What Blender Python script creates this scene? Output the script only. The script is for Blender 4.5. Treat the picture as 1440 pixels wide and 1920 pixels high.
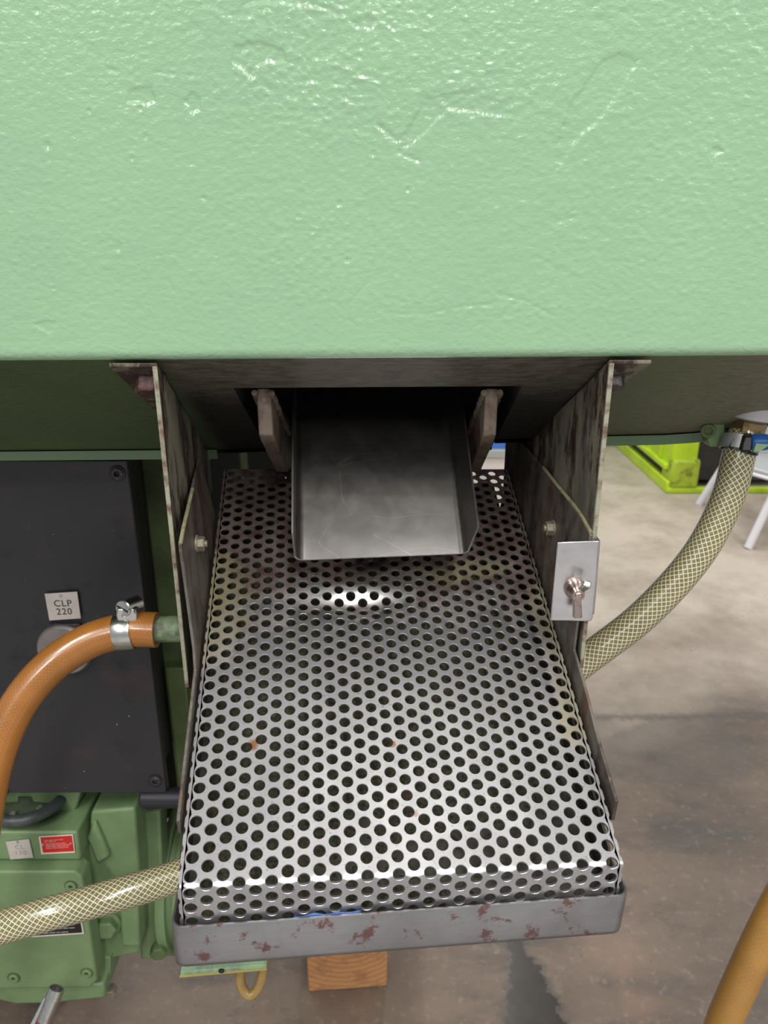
import bpy, bmesh, math, random
import numpy as np
from mathutils import Vector, Matrix
random.seed(7); RNG = np.random.default_rng(11)
for o in list(bpy.data.objects): bpy.data.objects.remove(o)
SC = bpy.context.scene; COL = SC.collection

# ------------------------------------------------------------------ camera
# Working units below are millimetres measured from the lens; the floor lies CAMH below it.
CAMH = 1400.0; FPX = 1442.0; PITCH = math.radians(20.0)
cam = bpy.data.cameras.new('camera'); camo = bpy.data.objects.new('camera', cam); COL.objects.link(camo)
camo.location = (0, 0, CAMH/1000); camo.rotation_euler = (math.pi/2-PITCH, 0, 0)
cam.sensor_fit = 'VERTICAL'; cam.sensor_height = 7.3; cam.lens = 7.3*FPX/1920.0
cam.clip_start = 0.02; cam.clip_end = 60
cam.dof.use_dof = True; cam.dof.focus_distance = 0.60; cam.dof.aperture_fstop = cam.lens/2.2
SC.camera = camo

# ------------------------------------------------------------------ light
SC.view_settings.view_transform = 'Standard'; SC.view_settings.look = 'None'
SC.view_settings.gamma = 1; SC.view_settings.use_curve_mapping = False
SC.view_settings.exposure = 0.0
w = bpy.data.worlds.new('world'); SC.world = w; w.use_nodes = True
w.node_tree.nodes['Background'].inputs[0].default_value = (0.93, 0.97, 1.0, 1)
w.node_tree.nodes['Background'].inputs[1].default_value = 0.40
def lamp(loc, sx, sy, power, col=(1, 0.97, 0.92), rot=(0, 0, 0)):
    l = bpy.data.lights.new('ceiling_lamp', 'AREA'); l.shape = 'RECTANGLE'; l.size = sx; l.size_y = sy
    l.energy = power; l.color = col
    o = bpy.data.objects.new('ceiling_lamp', l); COL.objects.link(o); o.location = loc; o.rotation_euler = rot
for x in (-2.2, 0.5, 3.2):                      # rows of fluorescent tubes under the hall roof
    for y in (-4.1, -1.8, 0.5, 2.8, 5.1):
        lamp((x, y, 4.2), 0.30, 1.6, {-4.1: 95, -1.8: 80, 0.5: 13, 2.8: 36, 5.1: 40}[y])

# ------------------------------------------------------------------ geometry helpers
cp, sp = math.cos(PITCH), math.sin(PITCH)
V = lambda *a: np.array(a, float)
def ray(u, v):
    a, b = (u-720)/FPX, (v-960)/FPX
    return V(a, cp-b*sp, -sp-b*cp)
def onY(u, v, y): d = ray(u, v); return d*(y/d[1])
def onZ(u, v, z): d = ray(u, v); return d*(z/d[2])
def onX(u, v, x): d = ray(u, v); return d*(x/d[0])
def unit(a): a = np.asarray(a, float); return a/np.linalg.norm(a)
def basis(ax, ref=None):
    ax = unit(ax)
    if ref is None: ref = V(0, 0, 1) if abs(ax[2]) < .9 else V(1, 0, 0)
    e1 = unit(np.cross(ref, ax)); return e1, np.cross(ax, e1), ax

class MB:
    def __init__(s): s.v = []; s.f = []; s.uv = None
    def add(s, vs, fs):
        n = len(s.v); s.v += [tuple(x) for x in vs]; s.f += [tuple(i+n for i in f) for f in fs]; return s
    def box(s, lo, hi):
        (a, b, c), (d, e, f) = lo, hi
        return s.add([(a,b,c),(d,b,c),(d,e,c),(a,e,c),(a,b,f),(d,b,f),(d,e,f),(a,e,f)],
                     [(0,3,2,1),(4,5,6,7),(0,1,5,4),(1,2,6,5),(2,3,7,6),(3,0,4,7)])
    def prism(s, pts, off):
        pts = [np.asarray(p, float) for p in pts]; n = len(pts)
        offs = [np.asarray(off, float)]*n if np.ndim(off) == 1 else [np.asarray(q, float) for q in off]
        return s.add(pts+[p+o for p, o in zip(pts, offs)],
                     [tuple(range(n))[::-1], tuple(range(n, 2*n))]+[(i, (i+1) % n, n+(i+1) % n, n+i) for i in range(n)])
    def lathe(s, o, ax, prof, n=24, cap=(True, True), ref=None, phase=0.0):
        e1, e2, e3 = basis(ax, ref); o = np.asarray(o, float); vs = []; fs = []
        for t, r in prof:
            for k in range(n):
                a = 2*math.pi*(k+phase)/n; vs.append(o+e3*t+e1*(r*math.cos(a))+e2*(r*math.sin(a)))
        for i in range(len(prof)-1):
            for k in range(n): fs.append((i*n+k, i*n+(k+1) % n, (i+1)*n+(k+1) % n, (i+1)*n+k))
        if cap[0]: fs.append(tuple(range(n))[::-1])
        if cap[1]: fs.append(tuple(range((len(prof)-1)*n, len(prof)*n)))
        return s.add(vs, fs)
    def cyl(s, p0, p1, r, n=24, c=0.0):
        p0, p1 = np.asarray(p0, float), np.asarray(p1, float); L = np.linalg.norm(p1-p0)
        pr = [(0, r), (L, r)] if c == 0 else [(0, r-c), (c, r), (L-c, r), (L, r-c)]
        return s.lathe(p0, p1-p0, pr, n)
    def hexhead(s, o, ax, af, h, ref=None):
        R = af/math.sqrt(3)
        return s.lathe(o, ax, [(0, R), (h*.84, R), (h, R*.86)], 6, ref=ref)
    def tube(s, path, r, n=20, caps=True, bore=0.0):
        P = np.array(path, float); T = np.gradient(P, axis=0); T /= np.linalg.norm(T, axis=1)[:, None]
        L = np.concatenate([[0], np.cumsum(np.linalg.norm(np.diff(P, axis=0), axis=1))])
        e = basis(T[0])[0]; vs = []; fs = []; uv = []; m = len(P); b0 = len(s.v)
        for i in range(m):
            e = unit(e-T[i]*np.dot(e, T[i])); g = np.cross(T[i], e)
            for k in range(n+1):
                a = 2*math.pi*k/n; vs.append(P[i]+r*(math.cos(a)*e+math.sin(a)*g)); uv.append((k/n, L[i]/1000))
        for i in range(m-1):
            for k in range(n):
                q = i*(n+1)+k; fs.append((q, q+1, q+n+2, q+n+1))
        if caps:
            fs.append(tuple(range(n))[::-1]); fs.append(tuple((m-1)*(n+1)+k for k in range(n)))
        s.uv = (b0, uv); return s.add(vs, fs)

def spline(pts, n=12):
    P = [np.asarray(p, float) for p in pts]; P = [2*P[0]-P[1]]+P+[2*P[-1]-P[-2]]; out = []
    for i in range(1, len(P)-2):
        a, b, c, d = P[i-1:i+3]
        for k in range(n):
            t = k/n; out.append(.5*((2*b)+(c-a)*t+(2*a-5*b+4*c-d)*t*t+(3*b-a-3*c+d)*t**3))
    out.append(P[-2]); return out

def w3(p): return (p[0]/1000, p[1]/1000, (p[2]+CAMH)/1000)
def tag(o, label=None, cat=None, group=None, kind=None):
    for k, x in (('label', label), ('category', cat), ('group', group), ('kind', kind)):
        if x: o[k] = x
    return o
def thing(name, label, cat, base, group=None, kind=None):
    e = bpy.data.objects.new(name, None); COL.objects.link(e); e.location = w3(base); e.empty_display_size = .02
    return tag(e, label, cat, group, kind)
def build(name, mb, mat, parent=None, bevel=0.0, smooth=35, seg=2, weld=False, label=None):
    me = bpy.data.meshes.new(name)
    me.from_pydata([w3(p) for p in mb.v], [], mb.f)
    if mb.uv:
        off, uv = mb.uv; l = me.uv_layers.new(name='UVMap')
        for lp in me.loops:
            k = lp.vertex_index-off
            if 0 <= k < len(uv): l.data[lp.index].uv = uv[k]
    if weld or mb.uv is None:
        bm = bmesh.new(); bm.from_mesh(me)
        if weld: bmesh.ops.remove_doubles(bm, verts=bm.verts, dist=2e-6)
        if len(bm.faces) < 60000: bmesh.ops.recalc_face_normals(bm, faces=bm.faces)
        bm.to_mesh(me); bm.free()
    if smooth:
        me.polygons.foreach_set('use_smooth', [True]*len(me.polygons)); me.set_sharp_from_angle(angle=math.radians(smooth))
    me.materials.append(mat)
    o = bpy.data.objects.new(name, me); COL.objects.link(o)
    if parent is not None:
        o.parent = parent; r = parent
        if r.type == 'EMPTY': o.location = -Vector(r.location)
    if bevel:
        b = o.modifiers.new('bevel', 'BEVEL'); b.width = bevel/1000; b.segments = seg; b.limit_method = 'ANGLE'
        b.angle_limit = math.radians(40); b.harden_normals = False
    if label: o['label'] = label
    return o

# smooth value noise on numpy arrays
def vnoise(x, y, seed=0):
    def h(i, j):
        n = (i*374761393+j*668265263+seed*982451653) & 0x7fffffff
        n = ((n ^ (n >> 13))*1274126177) & 0x7fffffff
        return ((n ^ (n >> 16)) & 0xffff)/65535.0
    xi = np.floor(x).astype(np.int64); yi = np.floor(y).astype(np.int64); fx = x-xi; fy = y-yi
    fx = fx*fx*fx*(fx*(fx*6-15)+10); fy = fy*fy*fy*(fy*(fy*6-15)+10)
    return (h(xi, yi)*(1-fx)+h(xi+1, yi)*fx)*(1-fy)+(h(xi, yi+1)*(1-fx)+h(xi+1, yi+1)*fx)*fy-.5
def sstep(a, b, x): t = np.clip((x-a)/(b-a), 0, 1); return t*t*(3-2*t)

# ------------------------------------------------------------------ materials
class NT:
    def __init__(s, name):
        s.m = bpy.data.materials.new(name); s.m.use_nodes = True; s.t = s.m.node_tree
        s.b = s.t.nodes['Principled BSDF']; s.co = s.t.nodes.new('ShaderNodeTexCoord').outputs['Object']
    def n(s, ty, **kw):
        x = s.t.nodes.new('ShaderNode'+ty)
        for k, v in kw.items(): setattr(x, k, v)
        return x
    def link(s, a, b): s.t.links.new(a, b)
    def val(s, sock, v):
        if hasattr(v, 'is_output'): s.link(v, sock)
        else: sock.default_value = v
    def math(s, op, a, b=0.0, c=None):
        x = s.n('Math', operation=op); s.val(x.inputs[0], a); s.val(x.inputs[1], b)
        if c is not None: s.val(x.inputs[2], c)
        return x.outputs[0]
    def noise(s, scale, detail=4, rough=.55, stretch=None, dist=0.0, off=0.0):
        x = s.n('TexNoise'); x.inputs['Scale'].default_value = scale; x.inputs['Detail'].default_value = detail
        x.inputs['Roughness'].default_value = rough; x.inputs['Distortion'].default_value = dist
        mp = s.n('Mapping'); mp.inputs['Location'].default_value = (off, off*.7, off*1.3)
        if stretch: mp.inputs['Scale'].default_value = stretch
        s.link(s.co, mp.inputs[0]); s.link(mp.outputs[0], x.inputs['Vector']); return x.outputs['Fac']
    def ramp(s, x, lo, hi):
        r = s.n('MapRange', clamp=True); s.val(r.inputs[0], x); r.inputs[1].default_value = lo; r.inputs[2].default_value = hi
        return r.outputs[0]
    def attr(s, name): a = s.n('Attribute', attribute_name=name); return a.outputs['Fac']
    def mix(s, f, a, b):
        x = s.n('Mix', data_type='RGBA'); s.val(x.inputs[0], f)
        for sock, v in ((x.inputs[6], a), (x.inputs[7], b)):
            if isinstance(v, tuple): v = (*v, 1)[:4]
            s.val(sock, v)
        return x.outputs[2]
    def mixf(s, f, a, b):
        x = s.n('Mix', data_type='FLOAT'); s.val(x.inputs[0], f); s.val(x.inputs[2], a); s.val(x.inputs[3], b); return x.outputs[0]
    def bump(s, h, strength=.3, dist=.001, prev=None):
        x = s.n('Bump'); x.inputs['Strength'].default_value = strength; x.inputs['Distance'].default_value = dist
        s.link(h, x.inputs['Height'])
        if prev is not None: s.link(prev, x.inputs['Normal'])
        return x.outputs[0]
    def done(s, col, rough=.5, metal=0.0, normal=None, **kw):
        if isinstance(col, tuple): col = (*col, 1)[:4]
        s.val(s.b.inputs['Base Color'], col); s.val(s.b.inputs['Roughness'], rough); s.val(s.b.inputs['Metallic'], metal)
        if normal is not None: s.link(normal, s.b.inputs['Normal'])
        for k, v in kw.items(): s.val(s.b.inputs[k.replace('_', ' ')], v)
        return s.m
def simple(name, col, rough=.5, metal=0.0, col2=None, sc=60, lo=.5, hi=.7, bsc=None, bst=.25, bd=.001, stretch=None, **kw):
    t = NT(name); c = col
    if col2: c = t.mix(t.ramp(t.noise(sc, 5, .6, stretch), lo, hi), col, col2)
    nm = t.bump(t.noise(bsc, 3), bst, bd) if bsc else None
    return t.done(c, rough, metal, nm, **kw)

MAT = {}
GREEN = (0.27, 0.50, 0.27)
t = NT('tank_green_gloss')
c = t.mix(t.ramp(t.noise(7, 3), .35, .7), (.272, .445, .275), (.290, .47, .285))
nm = t.bump(t.noise(300, 2, .5, (.8, 1, 1.2)), .42, .0012)
MAT['tank'] = t.done(c, .24, 0, nm, Coat_Weight=.5, Coat_Roughness=.1)
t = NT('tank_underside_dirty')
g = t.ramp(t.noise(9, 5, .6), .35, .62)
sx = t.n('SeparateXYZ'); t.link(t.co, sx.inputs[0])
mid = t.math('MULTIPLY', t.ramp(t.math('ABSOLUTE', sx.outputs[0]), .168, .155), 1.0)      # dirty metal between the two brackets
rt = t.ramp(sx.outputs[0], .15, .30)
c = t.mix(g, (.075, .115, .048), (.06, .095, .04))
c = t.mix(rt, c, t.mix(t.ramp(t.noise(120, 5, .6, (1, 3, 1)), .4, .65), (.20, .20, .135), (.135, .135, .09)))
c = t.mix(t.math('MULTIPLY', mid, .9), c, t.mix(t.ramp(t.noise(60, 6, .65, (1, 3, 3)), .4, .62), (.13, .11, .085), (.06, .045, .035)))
shadem = t.math('MULTIPLY', mid, t.ramp(t.math('ADD', sx.outputs[1], t.math('MULTIPLY', t.math('SUBTRACT', t.noise(40, 4), .5), .05)), .592, .632))
c = t.mix(t.math('MULTIPLY', shadem, .9), c, (.014, .012, .010))          # shade of the recess around the mouth, painted near-black into the plate
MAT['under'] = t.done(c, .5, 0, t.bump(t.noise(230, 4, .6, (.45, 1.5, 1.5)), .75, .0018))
MAT['green'] = simple('cast_green_paint', (.172, .262, .125), .42, 0, (.132, .205, .095), 14, .4, .7, 420, .22, .0006)
MAT['greendk'] = simple('frame_green_paint', (.085, .12, .045), .5, 0, (.05, .07, .03), 18, .45, .7, 300, .2)
t = NT('dirty_bracket_steel')
n1 = t.ramp(t.noise(34, 9, .72, (1.2, 1.2, .33)), .47, .545); n2 = t.ramp(t.noise(90, 6, .7, (1, 1, .4), off=3), .5, .72)
n3 = t.ramp(t.noise(15, 4, .6, (1, 1, .5), off=9), .52, .68)
c = t.mix(n1, (.185, .17, .125), (.040, .022, .019)); c = t.mix(t.math('MULTIPLY', n2, .7), c, (.23, .21, .15)); c = t.mix(t.math('MULTIPLY', n3, .8), c, (.085, .085, .078))
MAT['bracket'] = t.done(c, t.mixf(n1, .55, .42), .12, t.bump(t.noise(700, 4, .6), .35, .0008))
MAT['edge'] = simple('worn_plate_edge', (.33, .33, .24), .55, .2, (.15, .085, .07), 70, .45, .62, 900, .4, .0008)
t = NT('grimy_holder_steel')
n1 = t.ramp(t.noise(34, 6, .65, (1, 1, .5)), .42, .6); n2 = t.ramp(t.noise(140, 5, .7), .58, .74)
c = t.mix(n1, (.165, .148, .128), (.062, .046, .041)); c = t.mix(n2, c, (.22, .195, .13)); c = t.mix(t.math('MULTIPLY', t.ramp(t.noise(30, 5, .65, (1, 1, .35), off=14), .56, .68), .8), c, (.17, .065, .03))
MAT['holder'] = t.done(c, .48, .35, t.bump(t.noise(800, 4, .6), .3, .0007))
t = NT('perforated_steel')
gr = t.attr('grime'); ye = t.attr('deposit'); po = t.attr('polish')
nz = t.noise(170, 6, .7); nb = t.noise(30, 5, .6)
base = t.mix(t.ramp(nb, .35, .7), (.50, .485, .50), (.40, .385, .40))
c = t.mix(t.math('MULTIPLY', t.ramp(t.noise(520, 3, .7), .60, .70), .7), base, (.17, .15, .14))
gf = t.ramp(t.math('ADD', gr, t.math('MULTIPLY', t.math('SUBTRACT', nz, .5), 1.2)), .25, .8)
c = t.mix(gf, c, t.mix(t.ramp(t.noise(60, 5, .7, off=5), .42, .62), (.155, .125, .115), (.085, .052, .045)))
yf = t.ramp(t.math('ADD', ye, t.math('MULTIPLY', t.math('SUBTRACT', nz, .5), 1.3)), .35, .85)
c = t.mix(t.math('MULTIPLY', yf, .75), c, (.27, .245, .145))
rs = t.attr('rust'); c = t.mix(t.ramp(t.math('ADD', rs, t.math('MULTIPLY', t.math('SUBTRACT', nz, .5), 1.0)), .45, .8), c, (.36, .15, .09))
c = t.mix(po, c, (.86, .85, .85))
dm = t.math('MAXIMUM', gf, t.math('MULTIPLY', yf, .8))
MAT['perf'] = t.done(c, t.mixf(po, t.mixf(dm, t.mixf(nb, .33, .44), .62), .34), t.mixf(po, t.mixf(dm, .92, .30), 1.0),
                     t.bump(t.noise(900, 3, .6), .12, .0004))
t = NT('stainless_chute')
scr = t.noise(9, 1, .4, (1, 1, 1), .25, 2.0)
l1 = t.ramp(t.math('ABSOLUTE', t.math('SUBTRACT', scr, .52)), .0019, .0006)
l2 = t.ramp(t.math('ABSOLUTE', t.math('SUBTRACT', t.noise(17, 1, .4, (.5, 1.2, 1), .3, 7.0), .55)), .0026, .0008)
ln = t.math('MULTIPLY', t.math('MAXIMUM', l1, t.math('MULTIPLY', l2, .7)), t.ramp(t.noise(30, 3, off=4), .42, .56))
c = t.mix(t.ramp(t.noise(40, 6, .7), .35, .7), (.285, .272, .265), (.245, .232, .225)); c = t.mix(t.math('MULTIPLY', ln, .3), c, (.85, .83, .8))
MAT['chute'] = t.done(c, t.mixf(t.ramp(t.noise(60, 4, .6), .35, .7), .29, .34), 1.0, t.bump(t.noise(1500, 2), .05, .0003))
t = NT('brushed_stainless')
MAT['stainless'] = t.done(t.mix(t.ramp(t.noise(45, 5, .6), .4, .7), (.66, .65, .66), (.52, .52, .54)), t.mixf(t.noise(60, 4), .16, .36), 1.0,
                          t.bump(t.noise(28, 2, .5), .30, .006, t.bump(t.noise(500, 2, .5, (1, 1, .12)), .05, .0003)))
MAT['tray'] = None
t = NT('tray_steel')
ru = t.ramp(t.noise(62, 6, .72), .565, .63); br = t.noise(520, 2, .6, (.06, 1, 1.6))
c = t.mix(br, (.27, .265, .275), (.36, .355, .365)); c = t.mix(t.ramp(t.noise(14, 4), .45, .7), c, (.22, .215, .22)); c = t.mix(ru, c, (.10, .05, .045))
MAT['tray'] = t.done(c, t.mixf(ru, .36, .7), t.mixf(ru, .85, .2), t.bump(br, .06, .0003))
t = NT('tank_lug_steel')
n1 = t.ramp(t.noise(45, 6, .7), .42, .6); n2 = t.ramp(t.noise(80, 5, .7, off=4), .55, .68)
c = t.mix(n1, (.20, .155, .125), (.115, .07, .052)); c = t.mix(n2, c, (.20, .24, .14))
MAT['lug'] = t.done(c, .6, .2, t.bump(t.noise(600, 4, .6), .5, .001))
MAT['bolt_rust'] = simple('rusty_bolt', (.105, .055, .05), .5, .5, (.17, .12, .13), 260, .5, .7, 900, .5, .0008)
MAT['bolt_dk'] = simple('blackened_bolt', (.05, .045, .05), .4, .6, (.14, .13, .14), 300, .5, .7, 900, .4, .0006)
MAT['nut'] = simple('dull_zinc_nut', (.24, .22, .165), .5, .4, (.15, .13, .10), 200, .5, .7)
MAT['copper'] = simple('tarnished_wingnut', (.50, .40, .36), .28, 1.0, (.36, .22, .18), 160, .45, .65)
MAT['chrome'] = simple('bright_zinc', (.62, .62, .60), .25, 1.0, (.48, .46, .42), 120, .5, .7)
t = NT('black_anodised_panel')
n1 = t.ramp(t.noise(22, 5, .6), .56, .72); n2 = t.ramp(t.noise(14, 4, .6, off=6), .58, .75)
sx = t.n('SeparateXYZ'); t.link(t.co, sx.inputs[0])
c = t.mix(n1, (.022, .022, .026), (.010, .011, .013)); c = t.mix(t.math('MULTIPLY', n2, .5), c, (.07, .03, .034))
sp_ = t.ramp(t.noise(230, 1, .3, off=2), .80, .82); c = t.mix(sp_, c, (.35, .35, .34))
MAT['panel'] = t.done(c, .38, 0, t.bump(t.noise(260, 3, .6, (.12, 1, 1.8)), .12, .0006))
MAT['black'] = simple('black_steel', (.012, .012, .014), .35, 0)
MAT['blackrub'] = simple('black_rubber', (.018, .018, .026), .45, 0)
MAT['greyrub'] = simple('grey_ring_rubber', (.060, .070, .075), .42, 0, (.035, .04, .042), 60, .45, .65)
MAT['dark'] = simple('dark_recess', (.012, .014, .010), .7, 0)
MAT['orange'] = None
def hosemat(name, c1, c2, thread, n, turn, wdt, rough=.24, amt=1.0, stain=None):
    t = NT(name); uv = t.n('UVMap'); sx = t.n('SeparateXYZ'); t.link(uv.outputs[0], sx.inputs[0])
    u, v = sx.outputs[0], sx.outputs[1]; ls = []
    for sg in (1, -1):
        a = t.math('MULTIPLY', t.math('ADD', u, t.math('MULTIPLY', v, sg/turn)), n)
        d = t.math('ABSOLUTE', t.math('SUBTRACT', t.math('FRACT', t.math('ADD', a, 100.0)), .5))
        ls.append(t.ramp(d, wdt, wdt*.55))
    th = t.math('MAXIMUM', ls[0], ls[1])
    c = t.mix(t.ramp(t.noise(30, 4), .4, .7), c1, c2)
    if stain: c = t.mix(t.ramp(t.noise(12, 4, off=3), .52, .7), c, stain)
    c = t.mix(t.math('MULTIPLY', th, amt), c, thread)
    return t.done(c, rough, 0, t.bump(th, .12, .0005), Coat_Weight=.5, Coat_Roughness=.12, Subsurface_Weight=0.0)
MAT['braid'] = hosemat('clear_braided_hose', (.19, .172, .095), (.15, .138, .08), (.78, .71, .47), 17, .100, .10, .2, .95, (.18, .135, .08))
MAT['orange'] = hosemat('amber_hose', (.37, .14, .022), (.30, .112, .02), (.46, .21, .055), 22, .10, .11, .3, .4, (.23, .095, .03))
MAT['amber2'] = hosemat('yellow_amber_hose', (.36, .18, .035), (.30, .145, .028), (.45, .25, .07), 20, .12, .1, .35, .3)
MAT['brownhose'] = simple('small_brown_hose', (.29, .19, .06), .3, 0, (.2, .12, .04), 50, .45, .65)
MAT['tagmetal'] = simple('tag_aluminium', (.56, .51, .48), .5, .15, (.48, .44, .42), 40, .4, .7)
MAT['ink'] = simple('tag_ink', (.04, .035, .035), .6)
MAT['inkpale'] = simple('tag_ink_faded', (.30, .265, .25), .6)
MAT['red'] = simple('red_plate', (.55, .014, .010), .4)
MAT['white'] = simple('white_print', (.72, .66, .60), .5)
MAT['pink'] = simple('faded_white_print', (.62, .34, .30), .5)
MAT['grey_print'] = simple('grey_print', (.42, .42, .42), .5)
MAT['brass'] = simple('dull_brass', (.33, .235, .115), .4, .7, (.20, .13, .05), 150, .45, .65, 500, .3)
MAT['bandsteel'] = simple('clamp_band_steel', (.40, .41, .43), .45, .5, (.30, .30, .32), 120, .5, .7)
MAT['blue'] = simple('blue_plastic', (.012, .11, .36), .35)
MAT['mint'] = simple('mint_paint', (.25, .40, .22), .45, 0, (.16, .20, .15), 60, .45, .65)
MAT['bluefilm'] = simple('blue_film', (.02, .085, .28), .4, 0, (.01, .06, .25), 90, .45, .6)
MAT['lime'] = simple('lime_lacquer', (.50, .72, .015), .42, 0, (.40, .58, .012), 6, .45, .7)
MAT['limedirty'] = simple('lime_lacquer_scuffed', (.40, .53, .03), .5, 0, (.12, .14, .03), 16, .5, .68)
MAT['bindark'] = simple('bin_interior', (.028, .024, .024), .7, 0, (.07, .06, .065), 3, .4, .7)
MAT['farblue'] = simple('blue_crate_paint', (.06, .19, .62), .5)
MAT['limeshade'] = simple('lime_lacquer_shaded', (.20, .30, .015), .5, 0, (.13, .20, .012), 8, .4, .7)  # the bin's lime lacquer, darkened in colour for its shaded corner post
MAT['chairwhite'] = simple('chair_tube_white', (.74, .72, .76), .35)
MAT['chairgrey'] = simple('chair_seat_grey', (.42, .44, .44), .35, .2)
t = NT('spruce_timber')
wv = t.n('TexWave', wave_type='RINGS', rings_direction='Y'); wv.inputs['Scale'].default_value = 26; wv.inputs['Distortion'].default_value = 2.2; wv.inputs['Detail'].default_value = 3
wv.inputs['Detail Scale'].default_value = 2.0
mp = t.n('Mapping'); mp.inputs['Location'].default_value = (.07, 0, -.16); t.link(t.co, mp.inputs[0]); t.link(mp.outputs[0], wv.inputs['Vector'])
c = t.mix(wv.outputs['Fac'], (.52, .27, .115), (.42, .20, .085)); c = t.mix(t.ramp(t.noise(30, 4), .5, .7), c, (.30, .15, .07))
MAT['timber'] = t.done(c, .65, 0, t.bump(wv.outputs['Fac'], .2, .001))
t = NT('sludge')
n1 = t.noise(420, 5, .7); c = t.mix(t.ramp(n1, .42, .62), (.030, .032, .020), (.11, .115, .07)); c = t.mix(t.ramp(t.noise(160, 4, off=3), .6, .7), c, (.13, .065, .03))
MAT['pan'] = simple('grimy_pan_steel', (.035, .034, .025), .45, .2, (.075, .07, .05), 120, .45, .65)
MAT['sludge'] = t.done(c, .28, .1, t.bump(n1, .8, .003))
t = NT('workshop_concrete')
n1 = t.ramp(t.noise(1.6, 6, .62, (1, 1.3, 1)), .40, .62); n2 = t.ramp(t.noise(4.2, 6, .65, (1, 2.0, 1), off=3), .50, .66); n3 = t.ramp(t.noise(2.3, 5, .6, off=7), .54, .72)
fine = t.noise(45, 6, .7)
c = t.mix(n1, (.172, .126, .096), (.100, .073, .056)); c = t.mix(t.math('MULTIPLY', n3, .6), c, (.175, .105, .083)); c = t.mix(t.math('MULTIPLY', n2, .9), c, (.058, .046, .038))
sx = t.n('SeparateXYZ'); t.link(t.co, sx.inputs[0])
near = t.ramp(sx.outputs[1], .25, -.3)
far = t.ramp(t.math('ADD', sx.outputs[1], t.math('MULTIPLY', t.math('SUBTRACT', t.noise(2.0, 5, off=11), .5), 1.6)), 1.9, 2.7)     # lit floor behind the machine, painted paler than the shaded, dirty near part
c = t.mix(far, c, t.mix(t.ramp(t.noise(3.5, 6, .65, off=5), .42, .68), (.50, .43, .365), (.33, .27, .22)))
c = t.mix(near, c, t.mix(t.ramp(t.noise(3.5, 6, .65, off=15), .42, .68), (.34, .33, .33), (.26, .25, .25)))     # operator side
c = t.mix(t.math('MULTIPLY', t.ramp(t.noise(3.0, 3, .5, off=21), .64, .74), .28), c, (.34, .19, .13))
c = t.mix(t.math('MULTIPLY', t.ramp(fine, .55, .75), .35), c, (.40, .35, .31)); c = t.mix(t.math('MULTIPLY', t.ramp(t.noise(70, 4, .6, off=2), .64, .72), .7), c, (.07, .055, .05))
def streak(px, py, qx, qy, r0, r1, fz):         # oil stain on the floor: a capsule with a ragged rim
    cx = t.math('SUBTRACT', sx.outputs[0], px); cy = t.math('SUBTRACT', sx.outputs[1], py); dx_, dy_ = qx-px, qy-py; L2 = dx_*dx_+dy_*dy_
    h = t.n('Clamp'); t.link(t.math('DIVIDE', t.math('ADD', t.math('MULTIPLY', cx, dx_), t.math('MULTIPLY', cy, dy_)), L2), h.inputs[0]); h = h.outputs[0]
    ex = t.math('SUBTRACT', cx, t.math('MULTIPLY', h, dx_)); ey = t.math('SUBTRACT', cy, t.math('MULTIPLY', h, dy_))
    d = t.math('SQRT', t.math('ADD', t.math('MULTIPLY', ex, ex), t.math('MULTIPLY', ey, ey)))
    d = t.math('ADD', d, t.math('MULTIPLY', t.math('SUBTRACT', t.noise(28, 5, .7, off=fz), .5), .07))
    return t.ramp(t.math('SUBTRACT', d, t.mixf(h, r0, r1)), .012, -.008)
def fl(u, v): p = onZ(u, v, -CAMH); return p[0]/1000, p[1]/1000
oil = t.math('MAXIMUM', streak(*fl(968, 1770), *fl(985, 1815), .018, .022, 1), streak(*fl(985, 1830), *fl(1005, 1935), .040, .062, 4))
c = t.mix(t.math('MULTIPLY', oil, .92), c, (.020, .017, .013))
joint = streak(*fl(1120, 1345), *fl(1520, 1343), .012, .014, 9); c = t.mix(t.math('MULTIPLY', joint, .6), c, (.07, .062, .06))
dk = streak(*fl(1180, 1420), *fl(1300, 1400), .10, .16, 12); c = t.mix(t.math('MULTIPLY', dk, .45), c, (.085, .075, .068))
MAT['floor'] = t.done(c, t.mixf(oil, t.mixf(n2, .55, .42), .22), 0, t.bump(fine, .15, .002))
MAT['wall'] = simple('hall_wall_paint', (.55, .56, .54), .7, 0, (.47, .48, .46), 2, .4, .7)

# ------------------------------------------------------------------ setting
m = MB().box((-5000, -7000, -CAMH-100), (6000, 8000, -CAMH)); tag(build('floor', m, MAT['floor']), kind='structure', label='stained brown grey concrete workshop floor')
m = MB().box((-5000, 8000, -CAMH), (6000, 8150, 2600)); tag(build('wall_back', m, MAT['wall']), kind='structure', label='pale hall wall far behind the machine')

# ------------------------------------------------------------------ the big green tank
YF = 545.0; ZF = -85.0; SL = .60; ROLL = .0068
tank = thing('hopper_tank', 'large glossy green steel hopper tank with chipped paint filling the top', 'tank', (0, YF+300, -210))
R_ = 9.0; th_ = math.pi/2-math.atan(SL)          # bend between face and underside
def face_profile(s):                              # s = distance along the profile measured upwards from the bend
    # returns y, z, ny, nz
    arc = R_*th_
    s = np.asarray(s, float)
    y = np.where(s >= 0, YF, 0.0); z = np.where(s >= 0, ZF+R_+s, 0.0); ny = np.where(s >= 0, -1.0, 0.0); nz = np.zeros_like(s)
    a = np.clip(-s/R_, 0, th_); on = s < 0
    y = np.where(on, YF+R_-R_*np.cos(a), y); z = np.where(on, ZF+R_-R_*np.sin(a), z); ny = np.where(on, -np.cos(a), ny); nz = np.where(on, -np.sin(a), nz)
    return y, z, ny, nz
xs = np.concatenate([np.linspace(-900, -340, 24)[:-1], np.linspace(-340, 340, 720), np.linspace(340, 900, 24)[1:]])
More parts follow.
